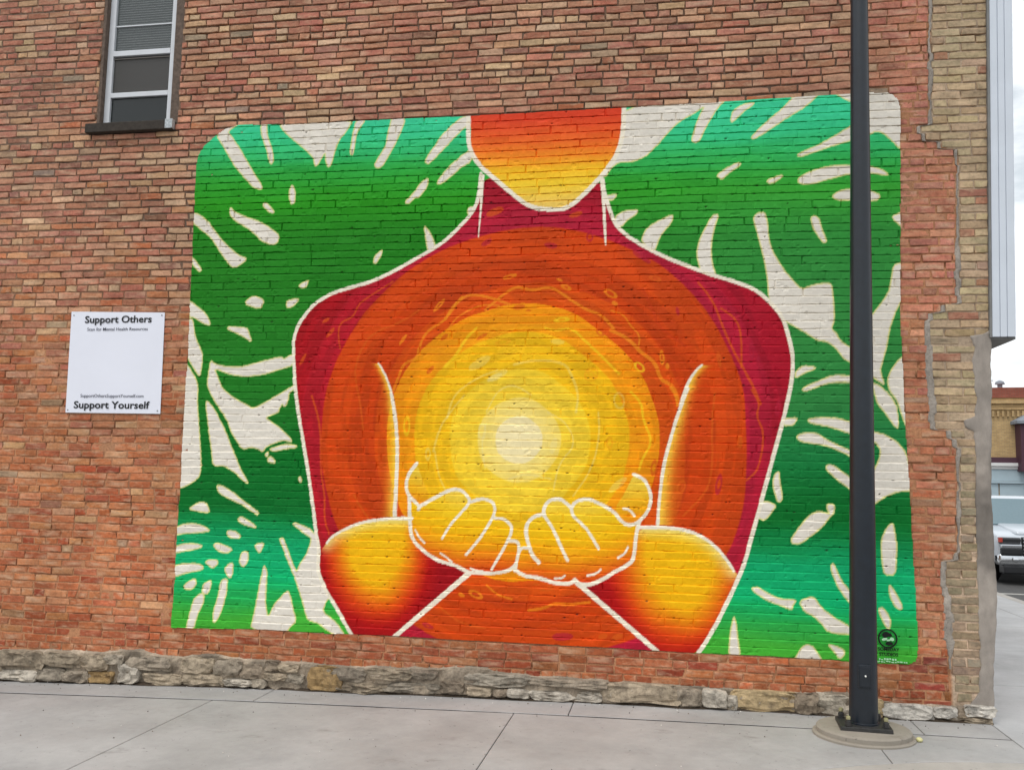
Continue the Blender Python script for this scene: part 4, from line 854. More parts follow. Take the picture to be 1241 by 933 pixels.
def vary(c):                           # firing marks and mortar smears inside one brick
    m = np.tile(c, (25, 1)) * (1 + br.normal(0, .13, (25, 1)))
    m[8:24] = m[8:24] * .6 + lin((176, 136, 106)) * .4
    k = br.random((25, 1)); return np.where(k < .10, m * .5 + lin((206, 176, 146)) * .5, m)
items.sort(key=lambda t: -t[0])
for a, v, c in items[:300]:
    ctr = v[24].copy(); ctr[1] = 0
    me = mesh_np("brick", v - ctr, BT, vary(c))
    o = link("brick", me, M_BRICK, bld); o.location = ctr
rest = items[300:]
VV = np.concatenate([v for _, v, _ in rest]); CC = np.concatenate([vary(c) for _, _, c in rest])
TT = (BT[None] + (np.arange(len(rest)) * 25)[:, None, None]).reshape(-1, 3)
tag(link("brickwork", mesh_np("brickwork", VV, TT, CC), M_BRICK, bld), kind="stuff")

# mortar bed behind and between the bricks ------------------------------------
def mortar_sheet():
    xs = np.arange(-5.5, 3.70, .019); zs = np.arange(-.12, 6.38, .019)
    X, Z = np.meshgrid(xs, zs)
    X = np.minimum(X, corner_x(Z) - .003)
    up = sstep(2.6, 4.6, Z + (fbm(X * .6, Z * .6, 151) - .5) * 2.2)
    up = up * sstep(3.3, 2.4, X)
    rec = .0042 + .0085 * up * sstep(-4.6, -2.4, X) + (fbm(X * 8, Z * 8, 161) - .5) * .006 + sstep(.62, .74, fbm(X * 7, Z * 18, 165, 3)) * .014
    rec = rec - sstep(.60, .75, fbm(X * 3, Z * 4, 167, 4)) * .004 * (1 - up)
    ins = sample(INS, X, Z) & (X > RX0) & (X < RX1) & (Z > RZ0) & (Z < RZ1)
    rec = np.where(ins, .020, np.maximum(rec, .0012))
    buff = X > seam_x(Z)
    lowc = np.array((176, 126, 92.)); upc = np.array((116, 96, 82.)); bfc = np.array((172, 152, 130.)); bfl = np.array((192, 168, 144.))
    mixn = np.clip(up + (fbm(X * 3, Z * 3, 171) - .5) * .8, 0, 1)[..., None]
    c = lowc * (1 - mixn) + upc * mixn
    lb = sstep(2.0, 1.2, Z)[..., None]
    c = np.where(buff[..., None], bfc * (1 - lb) + bfl * lb, c)
    c = c * (.86 + .28 * fbm(X * 5, Z * 5, 181))[..., None]
    pts = np.stack([X, rec, Z], -1)
    nz, nx = X.shape; i = np.arange(nx * nz).reshape(nz, nx)
    q = np.stack([i[:-1, :-1], i[:-1, 1:], i[1:, 1:], i[1:, :-1]], -1)
    cx = (X[:-1, :-1] + X[1:, 1:]) / 2; cz = (Z[:-1, :-1] + Z[1:, 1:]) / 2
    keep = ~((cx > WX0) & (cx < WX1) & (cz > WZ0))
    return mesh_np("mortar", pts.reshape(-1, 3), q[keep], lin(np.clip(c, 0, 255)).reshape(-1, 3), True)
link("mortar", mortar_sheet(), M_MORTAR, bld)

# building mass behind the wall skin (returns along the street front and behind the window)
M_BODY = mat_simple("plain_brick_side", (150, 118, 92), 0.9, 0.2, var=0.2, scale=12, bump=0.5)
bm = box_bm(-5.6, -3.95, .045, 12, -.3, 6.37)
box_bm(-3.02, 3.53, .045, 12, -.3, 6.37, bm=bm)
box_bm(-3.95, -3.02, .45, 12, -.3, 6.36, bm=bm)
box_bm(-3.95, -3.02, .045, .45, -.3, 4.74, bm=bm)
link("side_walls", bm_mesh("side_walls", bm), M_BODY, bld)

# grey mortar seam between red and buff brickwork
def ribbon(z0, z1, cf, hwf, name):
    zs = np.arange(z0, z1, .008); prof = np.array([(-1, .006), (-.75, -.004), (-.2, -.0075), (.35, -.007), (.8, -.003), (1, .006)])
    c = cf(zs) ; hw = hwf(zs)
    X = c[:, None] + prof[None, :, 0] * hw[:, None]
    X = X + (fbm(X * 30, zs[:, None] * 30 + 0 * X, 191) - .5) * .010
    Y = prof[None, :, 1] + (fbm(X * 40, zs[:, None] * 40 + 0 * X, 195) - .5) * .006
    Z = zs[:, None] + 0 * X
    n, m = X.shape; i = np.arange(n * m).reshape(n, m)
    q = np.stack([i[:-1, :-1], i[:-1, 1:], i[1:, 1:], i[1:, :-1]], -1).reshape(-1, 4)
    c = np.array((156, 147, 137.)) * (.80 + .36 * fbm(X * 9, Z * 9, 199))[..., None]
    return link(name, mesh_np(name, np.stack([X, Y, Z], -1).reshape(-1, 3), q, lin(c).reshape(-1, 3), True), M_MORTAR, bld)
ribbon(.36, 6.2, lambda z: seam_step(z + sag(seam_x(z), z)) + .001, lambda z: .007 + .015 * sstep(.42, .7, fbm(z * 2.2, z * 0, 205)) + .014 * sstep(2.1, 2.3, z) * sstep(3.1, 2.9, z) + .016 * sstep(.4, .6, z) * sstep(1.25, 1.1, z), "mortar_seam")

# grey cement render on the bottom of the corner, wrapped round it
def render_patch():
    zs = np.arange(.045, 2.845, .014)
    rr = M(RENDER_R)[::-1]
    xl = np.interp(zs, _rl[:, 1], _rl[:, 0]) + (fbm(zs * 14, zs * 0, 211) - .5) * .03
    xr = np.maximum(np.interp(zs, rr[:, 1], rr[:, 0]), corner_x(zs)) + .006 + (fbm(zs * 9, zs * 0, 215) - .5) * .026
    u = np.array([0, .03, .10, .2, .3, .4, .5, .6, .7, .8, .9, .96, 1.0])
    X = xl[:, None] + u[None] * (xr - xl)[:, None]
    prof = np.array([.006, -.006, -.009, -.011, -.012, -.013, -.013, -.013, -.013, -.012, -.010, -.005, .004])
    Zf = zs[:, None] + 0 * X
    Y = prof[None] + (fbm(X * 14, Zf * 14, 221) - .5) * .010
    X = np.concatenate([X, xr[:, None] + .004 + 0 * X[:, :1], xr[:, None] + .002 + 0 * X[:, :1]], 1)
    Y = np.concatenate([Y, Y[:, -1:] + .03, Y[:, -1:] + .35], 1)
    Z = zs[:, None] + 0 * X
    n, m = X.shape; i = np.arange(n * m).reshape(n, m)
    q = np.stack([i[:-1, :-1], i[:-1, 1:], i[1:, 1:], i[1:, :-1]], -1).reshape(-1, 4)
    c = np.array((156, 147, 138.)) * (.86 + .26 * fbm(X * 5, Z * 5, 225))[..., None]
    c = c * (1 - .22 * sstep(.62, .75, fbm(X * 2.2, Z * 2.2, 229)))[..., None]
    return mesh_np("cement_render", np.stack([X, Y, Z], -1).reshape(-1, 3), q, lin(c).reshape(-1, 3), True)
o = link("cement_render", render_patch(), M_RENDER, bld); o["label"] = "rough grey cement render on the lower wall corner"

# pale steel cladding box on the street front above
def cx_l(z): return corner_x(z) + .005
def clad():
    z0, z1 = 2.80, 6.3
    def pr(z): return [(cx_l(z) + .0, -.004), (cx_l(z) + .012, -.02)]
    root = link("cladding", bm_mesh("cladding", slanted(z0, z1, .004, .172, -.012, 11.5)), M_CLAD, bld)
    root["label"] = "pale steel cladding box along the street front above the corner"
    for a, b, d in ((.008, .058, .020), (.064, .108, .021), (.114, .166, .020)):
        link("cladding_rib", bm_mesh("cladding_rib", slanted(z0 - .006, z1, a, b, -d, -.011)), M_CLAD, root)
    link("soffit", bm_mesh("soffit", slanted(z0 - .022, z0 - .003, .0, .176, .005, 11.4)), M_SOFFIT, root)
    link("trim", bm_mesh("trim", slanted(z0 - .012, z1, -.012, .003, -.026, .02)), M_SOFFIT, root)
def slanted(z0, z1, a, b, y0, y1):
    bm = bmesh.new(); vs = []
    for z in (z0, z1):
        for y in (y0, y1):
            for x in (a, b): vs.append(bm.verts.new((cx_l(z) + x, y, z)))
    for f in ((0, 1, 3, 2), (4, 6, 7, 5), (0, 4, 5, 1), (2, 3, 7, 6), (0, 2, 6, 4), (1, 5, 7, 3)): bm.faces.new([vs[i] for i in f])
    bmesh.ops.recalc_face_normals(bm, faces=bm.faces[:])
    return bm
clad()

# stone foundation --------------------------------------------------------------
def foundation():
    xs = np.arange(-5.5, 3.56, .02); vs_ = np.linspace(0, 1, 14)
    X = np.tile(xs[:, None], (1, 14))
    zb = zg(xs) - .06; zt = ftop(xs) + .012 + (fbm(xs * 9, xs * 0, 231) - .5) * .03
    Z = zb[:, None] + vs_[None] * (zt - zb)[:, None]
    Y = -.026 + (fbm(X * 11, Z * 11, 235, 5) - .5) * .062
    Y[:, -1] = .02
    n, m = X.shape; i = np.arange(n * m).reshape(n, m)
    q = np.stack([i[:-1, :-1], i[1:, :-1], i[1:, 1:], i[:-1, 1:]], -1).reshape(-1, 4)
    c = np.array((158, 144, 126.)) * (.55 + .75 * fbm(X * 6, Z * 8, 239))[..., None]
    return mesh_np("foundation", np.stack([X, Y, Z], -1).reshape(-1, 3), q, lin(np.clip(c, 0, 255)).reshape(-1, 3))
fnd = link("foundation", foundation(), M_MORTAR, bld); fnd["label"] = "low rubble stone foundation under the brick wall"
_b = bmesh.new(); bmesh.ops.create_icosphere(_b, subdivisions=3, radius=1); _b.verts.ensure_lookup_table()
ICO_V = np.array([v.co[:] for v in _b.verts]); ICO_F = np.array([[v.index for v in f.verts] for f in _b.faces]); _b.free()
st_pal = [(172, 162, 146), (158, 147, 131), (148, 136, 120), (180, 171, 157), (140, 126, 109), (164, 149, 128)]
sr = np.random.default_rng(4)
for n_, (xa, za, xb, zb) in enumerate(STONES):
    xa, za, xb, zb = xa / 1000, za / 1000, xb / 1000, zb / 1000
    cx, cz = (xa + xb) / 2, (za + zb) / 2
    cz = max(cz, zgf(cx) + (zb - za) * .40)
    hx, hz = (xb - xa) / 2 * 1.10, (zb - za) / 2 * 1.10
    N = ICO_V.copy()
    pw = sr.uniform(.68, .9)
    S_ = np.sign(N) * np.abs(N) ** pw
    S_ /= np.maximum(1e-6, np.abs(S_).max(1, keepdims=True)) ** .6
    an = np.arctan2(N[:, 2], N[:, 0]); S_[:, [0, 2]] *= (.86 + .34 * fbm(np.cos(an) * 1.3 + n_, np.sin(an) * 1.3 + n_ * 2, 281, 3))[:, None]
    wx_, wz_ = cx + S_[:, 0] * hx, cz + S_[:, 2] * hz
    d = (fbm(wx_ * 16 + S_[:, 1] * 3, wz_ * 16, 251 + n_, 5) - .5)
    d2 = (fbm(wx_ * 5 + S_[:, 1], wz_ * 5 + S_[:, 1] * 2, 351 + n_, 2) - .5)
    dep = sr.uniform(.036, .060)
    f = 1 + d * .9 + d2 * .6
    v = np.stack([S_[:, 0] * hx * (1 + d * .22), S_[:, 1] * dep * f - d * .055 * (S_[:, 1] < 0), S_[:, 2] * hz * (1 + d * .35)], 1)
    c = np.array(st_pal[sr.integers(len(st_pal))], float)
    if n_ in (6, 22): c = np.array((150, 124, 86.))
    if n_ in (40, 43): c = np.array((178, 156, 120.))
    if n_ in (44, 45, 47): c = np.array((190, 184, 174.))
    if 22 < n_ < 30 or n_ in (1, 3, 4): c *= .88
    me = mesh_np("stone", v, ICO_F, np.tile(lin(c), (len(v), 1)))
    o = link("stone", me, M_STONE, fnd); o.location = (cx, -.012, cz)
# dark dirt lying along the foot of the wall
def dirt():
    xs = np.arange(-5.5, 3.56, .015)
    w = .012 + .075 * np.clip(fbm(xs * 3, xs * 0, 261) - .25, 0, 1) ** 1.3; h = .004 + .026 * fbm(xs * 11, xs * 0, 265)
    z = zg(xs)
    pr = [(-.030 - w, -.004), (-.030 - w * .55, .35), (-.022, 1.0), (.02, 1.2)]
    V_ = np.stack([np.stack([xs, np.full_like(xs, 0) + (p[0] if np.ndim(p[0]) == 0 else p[0]), z + h * p[1]], -1) for p in pr], 1)
    n, m = V_.shape[:2]; i = np.arange(n * m).reshape(n, m)
    q = np.stack([i[:-1, :-1], i[1:, :-1], i[1:, 1:], i[:-1, 1:]], -1).reshape(-1, 4)
    return mesh_np("dirt", V_.reshape(-1, 3), q)
tag(link("dirt", dirt(), mat_simple("damp_soil", (70, 60, 50), .95, .2, var=.5, scale=60, bump=.8, bdist=.006)), "line of dark dirt gathered along the foot of the wall", "dirt", kind="stuff")

# ---------------------------------------------------------------- window in the side wall
win = link("window", bm_mesh("window", box_bm(WX0 + .02, WX1 - .02, .115, .125, WZ0 + .03, 6.33)), mat_simple("dark_room", (24, 26, 27), .6, .3), bld)
win["label"] = "tall narrow window with white metal frame and dark panes"
FY0, FY1 = .055, .095
box("casing", WX0, WX0 + .026, .004, .13, WZ0, 6.36, M_WOOD, win)
box("casing", WX1 - .085, WX1, .024, .13, WZ0, 6.36, M_WOOD, win)
box("stile", -3.858, -3.800, FY0, FY1, 4.80, 6.35, M_WHITE, win, .004)
box("stile", -3.232, -3.176, FY0, FY1, 4.80, 6.35, M_WHITE, win, .004)
for za, zb, y0 in ((5.462, 5.512, FY0 - .004), (5.066, 5.112, FY0 - .002)):
    box("rail", -3.802, -3.230, y0, FY1 - .002, za, zb, M_WHITE, win, .004)
box("rail", -3.802, -3.230, FY0 + .004, FY1 - .003, 4.80, 4.826, M_WHITE, win, .003)
box("glazing_bar", -3.802, -3.230, FY0 + .014, FY1 - .005, 5.752, 5.764, M_WHITE, win, .002)
box("glazing_bar", -3.802, -3.230, FY0 + .014, FY1 - .005, 5.438, 5.448, mat_simple("screen_edge", (120, 114, 108)), win, .002)

def mat_glass(name, rgb, rough, clear):
    t = NT(name, rough, 0.6); t.color(lin4(*rgb))
    t.b.inputs['Roughness'].default_value = rough
    tr = t.add("ShaderNodeBsdfTransparent"); mx = t.add("ShaderNodeMixShader")
    mx.inputs[0].default_value = clear
    t.l.new(t.b.outputs[0], mx.inputs[1]); t.l.new(tr.outputs[0], mx.inputs[2])
    t.l.new(mx.outputs[0], t.n['Material Output'].inputs[0])
    return t.m
M_PANE_UP = mat_glass("window_glass", (96, 102, 102), .14, .55)
M_PANE = mat_glass("insect_screen", (66, 64, 61), .55, .25)
M_PANE_LO = mat_glass("dark_window_glass", (34, 40, 40), .15, .35)
M_SLAT = mat_simple("grey_blind_slat", (196, 200, 198), .6, .4, var=.08)
for za, zb, m in ((5.764, 6.34, M_PANE_UP), (5.512, 5.752, M_PANE_UP), (5.112, 5.438, M_PANE), (4.826, 5.066, M_PANE_LO)):
    box("pane", -3.801, -3.231, .079, .083, za, zb, m, win)
z = 5.50
while z < 6.32:
    bm = bmesh.new()
    vs = [bm.verts.new(c) for c in ((-3.80, .098, z), (-3.232, .098, z), (-3.232, .111, z + .017), (-3.80, .111, z + .017))]
    bm.faces.new(vs)
    r = bmesh.ops.extrude_face_region(bm, geom=bm.faces[:]); bmesh.ops.translate(bm, verts=[v for v in r['geom'] if isinstance(v, bmesh.types.BMVert)], vec=(0, .001, .002))
    link("blind_slat", bm_mesh("blind_slat", bm), M_SLAT, win); z += .0235
box("sill", -3.955, -3.10, -.062, .10, 4.700, 4.785, M_SILL, win, .006)
box("sill_patch", -3.168, -3.096, -.067, -.02, 4.704, 4.790, mat_simple("silver_flashing", (176, 182, 184), .4, .5, .3, var=.35, scale=60, bump=.8, bdist=.006), win, .004)

# ---------------------------------------------------------------- lettering
def text_mesh(name, body, width, mat, parent, cx, y, zbase, bold=0.0, height=None, align='CENTER'):
    cu = bpy.data.curves.new(name, 'FONT'); cu.body = body; cu.size = 1.0; cu.offset = bold; cu.resolution_u = 3
    cu.extrude = 0.004
    tmp = bpy.data.objects.new(name + "_curve", cu); COL.objects.link(tmp)
    dg = bpy.context.evaluated_depsgraph_get()
    me = bpy.data.meshes.new_from_object(tmp.evaluated_get(dg))
    bpy.data.objects.remove(tmp); bpy.data.curves.remove(cu)
    n = len(me.vertices); co = np.zeros(n * 3, np.float32); me.vertices.foreach_get("co", co); co = co.reshape(-1, 3)
    x0, x1 = co[:, 0].min(), co[:, 0].max(); s = width / (x1 - x0)
    sv = s if height is None else height / 0.73
    out = np.stack([(co[:, 0] - (x0 + x1) / 2) * s + cx, y - co[:, 2] * .06, co[:, 1] * sv + zbase], 1).astype(np.float32)
    me.vertices.foreach_set("co", out.ravel()); me.update(); me.materials.clear()
    me.name = name
    return link(name, me, mat, parent)

sgn = tag(empty("notice_sign", (-3.533, -.006, 2.165)), "square white notice sign reading Support Others, Support Yourself on the brick wall", "sign")
def sign_panel():
    n = 14; us = np.linspace(0, 1, n)
    U, Vv = np.meshgrid(us, us)
    tl, tr_, br_, bl_ = [M(p) for p in SIGN]
    Pp = (tl[None, None] * ((1 - U) * Vv)[..., None] + tr_ * (U * Vv)[..., None] + br_ * (U * (1 - Vv))[..., None] + bl_ * ((1 - U) * (1 - Vv))[..., None])
    Y = -.006 - .003 * np.sin(U * 3.1) * np.sin(Vv * 3.3) - .0015 * np.sin(U * 9 + 1)
    F = np.stack([Pp[..., 0] + 3.533, Y, Pp[..., 1] - 2.165], -1); B = F.copy(); B[..., 1] += .004
    i = np.arange(n * n).reshape(n, n); q = np.stack([i[:-1, :-1], i[:-1, 1:], i[1:, 1:], i[1:, :-1]], -1).reshape(-1, 4)
    qb = q[:, ::-1] + n * n
    e = np.concatenate([i[0, :], i[1:, -1], i[-1, -2::-1], i[-2:0:-1, 0]]); e2 = np.roll(e, -1)
    qs = np.stack([e2, e, e + n * n, e2 + n * n], -1)
    return mesh_np("panel", np.concatenate([F.reshape(-1, 3), B.reshape(-1, 3)]), np.concatenate([q, qb, qs]))
link("panel", sign_panel(), M_SIGN, sgn)
tz = .893
for nm, bd, wd, xc, zb, bold, m, hh in (("lettering", "Support Others", .645, .005, tz - .092, .020, M_INK, .064), ("lettering", "Scan for Mental Health Resources", .585, .003, tz - .163, .002, M_INK2, .029),
                                  ("lettering", "SupportOthersSupportYourself.com", .605, -.008, .140, .002, M_INK2, .029), ("lettering", "Support Yourself", .725, -.006, .044, .020, M_INK, .064)):
    text_mesh(nm, bd, wd, m, sgn, xc, -.0108, zb, bold, hh)
for x, z in ((-.43, .87), (.42, .862), (-.425, .028), (.432, .026)):
    o = lathe("screw", [(.0055, 0), (.0055, .003), (.002, .004)], M_SOFFIT, sgn, 10); o.rotation_euler = (math.pi / 2, 0, 0); o.location = (x, -.007, z)

# artist's stamp in the corner of the mural
lx, lz = M(LOGO[0]); LR = .068
def disc_bm(cx, cz, rx, rz, y, bm, rot=0, seg=24, hole=None):
    c, s = math.cos(rot), math.sin(rot)
    def ring(k): return [bm.verts.new((cx + (rx * k * math.cos(t)) * c - (rz * k * math.sin(t)) * s, y, cz + (rx * k * math.cos(t)) * s + (rz * k * math.sin(t)) * c)) for t in [2 * math.pi * i / seg for i in range(seg)]]
    o = ring(1)
    if hole:
        q = ring(hole)
        for i in range(seg): bm.faces.new((o[i], o[(i + 1) % seg], q[(i + 1) % seg], q[i]))
    else: bm.faces.new(o)
bm = bmesh.new()
disc_bm(lx, lz, LR, LR * 1.02, -.0150, bm, hole=.86)
disc_bm(lx - .012, lz + .028, .026, .019, -.0150, bm, .25); disc_bm(lx + .014, lz + .026, .016, .012, -.0153, bm, -.3)
disc_bm(lx - .020, lz + .014, .012, .010, -.0156, bm); disc_bm(lx + .010, lz - .036, .026, .013, -.0150, bm, .05)
r = bmesh.ops.extrude_face_region(bm, geom=bm.faces[:]); bmesh.ops.translate(bm, verts=[v for v in r['geom'] if isinstance(v, bmesh.types.BMVert)], vec=(0, .006, 0))
link("stamp_mark", bm_mesh("stamp_mark", bm), M_BLACKPAINT, mural)
bm = bmesh.new()
disc_bm(lx - .022, lz - .006, .020, .009, -.0152, bm, .3); disc_bm(lx + .030, lz - .004, .015, .012, -.0152, bm, -.4); disc_bm(lx + .006, lz - .012, .016, .006, -.0155, bm, .2)
r = bmesh.ops.extrude_face_region(bm, geom=bm.faces[:]); bmesh.ops.translate(bm, verts=[v for v in r['geom'] if isinstance(v, bmesh.types.BMVert)], vec=(0, .006, 0))
link("stamp_mark", bm_mesh("stamp_mark", bm), M_PALEPAINT, mural)
text_mesh("stamp_lettering", "SOMEDAY", .150, M_BLACKPAINT, mural, lx + .004, -.0165, .470, .030, .024)
text_mesh("stamp_lettering", "STUDIOS", .132, M_BLACKPAINT, mural, lx + .004, -.0165, .434, .030, .024)
def dashes(z, x0, x1, h, seed, slope):
    r_ = random.Random(seed); bm = bmesh.new(); x = x0
    while x < x1:
        w = r_.uniform(.006, .018); dz = (x - x0) * slope + r_.uniform(-.003, .003); hh = h * r_.uniform(.4, 1)
        box_bm(x, x + w, -.0150, -.006, z + dz, z + dz + hh, bm=bm); x += w + r_.uniform(.003, .008)
    link("stamp_mark", bm_mesh("stamp_mark", bm), M_PALEPAINT, mural)
dashes(.404, 2.785, 2.905, .014, 3, 0); dashes(.388, 2.772, 2.975, .009, 4, 0)

# ---------------------------------------------------------------- lamp post
PX, PY = 2.560, -.552
pz = zgf(PX)
post = tag(empty("lamp_post", (PX, PY, pz)), "tall dark tapered metal lamp post on a round concrete footing", "lamp post")
lean = lambda z: .0129 * z
lathe("footing", [(.330, -.05), (.330, .010), (.322, .016), (.306, .017), (.306, .044), (.296, .054), (.280, .057)], M_FOOT, post, 56)
plate = bmesh.new(); box_bm(-.165, .165, -.150, .150, .0565, .083, .004, plate)
bmesh.ops.rotate(plate, verts=plate.verts[:], cent=(0, 0, 0), matrix=Matrix.Rotation(math.radians(-3), 3, 'Z'))
link("base_plate", bm_mesh("base_plate", plate), M_PLATE, post)
prof = [(.100, .083), (.100, .092), (.0935, .096)]
for i in range(1, 25):
    z = .096 + i * (7.4 - .096) / 24; prof.append((.0935 - .0064 * z, z))
lathe("pole", prof, M_POST, post, 40, lean=lean)
for bx, by in ((-.125, .108), (-.118, -.112), (.122, -.108), (.118, .112)):
    b = lathe("anchor_bolt", [(.011, .083), (.011, .140), (.009, .144)], M_PLATE, post, 14, (bx, by, 0))
    nt = lathe("nut", [(.026, .086), (.026, .090), (.020, .0905), (.020, .116), (.017, .118)], M_PLATE, b, 6, (bx, by, 0), smooth=False)
    lathe("bolt_cap", [(.0145, .126), (.0155, .138), (.013, .146), (.007, .149)], M_NUT, b, 14, (bx, by, 0))
# hand-hole cover facing the photographer
ang = math.atan2(CAM.y - PY, CAM.x - PX) + .10
hb = bmesh.new(); box_bm(-.043, .043, -.010, .010, -.077, .077, .006, hb)
hc = link("hand_hole_cover", bm_mesh("hand_hole_cover", hb), M_POST, post)
hc.location = (lean(.40) + .0895 * math.cos(ang), .0895 * math.sin(ang), .405); hc.rotation_euler = (0, 0, ang + math.pi / 2)
ib = bmesh.new(); box_bm(-.033, .033, -.014, -.0095, -.067, .067, .003, ib); link("cover_panel", bm_mesh("cover_panel", ib), M_POST, hc)
sc_ = lathe("screw", [(.0065, 0), (.0065, .003), (.003, .005)], mat_simple("bright_screw", (232, 232, 226), .4, .5, .2), hc, 12); sc_.rotation_euler = (math.pi / 2, 0, 0); sc_.location = (.004, -.0138, .004)
# lantern head above the picture
lan = lathe("lantern", [(.06, 7.40), (.10, 7.43), (.20, 7.50), (.21, 7.75), (.10, 7.92), (.03, 7.98)], M_POST, post, 24, lean=lean)

# small pale lump lying by the footing
def lump(name, x, y, r, col, label, cat, sq=.8, seed=0):
    v = ICO_V * r; d = fbm(ICO_V[:, 0] * 2 + seed, ICO_V[:, 2] * 2 + ICO_V[:, 1] + seed, 301 + seed, 3)
    v = v * (.7 + .6 * d)[:, None]; v[:, 2] *= sq
    o = link(name, mesh_np(name, v, ICO_F, None, True), mat_simple(name + "_clay", col, .8, .3, var=.2, scale=90)); o.location = (x, y, zgf(x) + r * sq * .8)
    return tag(o, label, cat)
lump("rubble_lump", 2.893, -.640, .020, (200, 194, 142), "small pale yellow lump on the pavement beside the lamp post footing", "rubble")

def grit():
    r_ = np.random.default_rng(12); V_, F_, C_ = [], [], []
    tet = np.array([(1, 0, -.3), (-.6, .8, -.3), (-.6, -.8, -.3), (0, 0, .8)]); tf = np.array([(0, 1, 3), (1, 2, 3), (2, 0, 3), (0, 2, 1)])
    for i in range(260):
        if i < 150: x = r_.uniform(-4.5, 3.5); y = -.05 - abs(r_.normal(0, .10))
        else: x = r_.uniform(-4.5, 5.5); y = r_.uniform(-2.3, -.1)
        s = r_.uniform(.0025, .007); a = r_.uniform(0, 6.3)
        R_ = np.array([(math.cos(a), -math.sin(a), 0), (math.sin(a), math.cos(a), 0), (0, 0, 1)])
        F_.append(tf + len(V_) * 4); V_.append((tet * s * r_.uniform(.6, 1.3, (4, 1))) @ R_.T + (x, y, zgf(x) + s * .35))
        c = [(225, 220, 210), (60, 54, 48), (120, 104, 86), (90, 80, 66)][r_.choice(4, p=[.25, .35, .2, .2])]
        C_.append(np.tile(lin(c), (4, 1)))
    return mesh_np("grit", np.concatenate(V_), np.concatenate(F_), np.concatenate(C_))
tag(link("grit", grit(), M_MORTAR), "scattered grit and crumbs on the pavement", "grit", kind="stuff")

# ---------------------------------------------------------------- street beyond the corner
RZ = zgf(9) - .190
tag(box("road_marking", 6.9, 11.5, 10.55, 10.68, RZ - .05, RZ + .005, mat_simple("worn_white_line", (170, 168, 162), .8, .3, var=.2)), kind="structure")

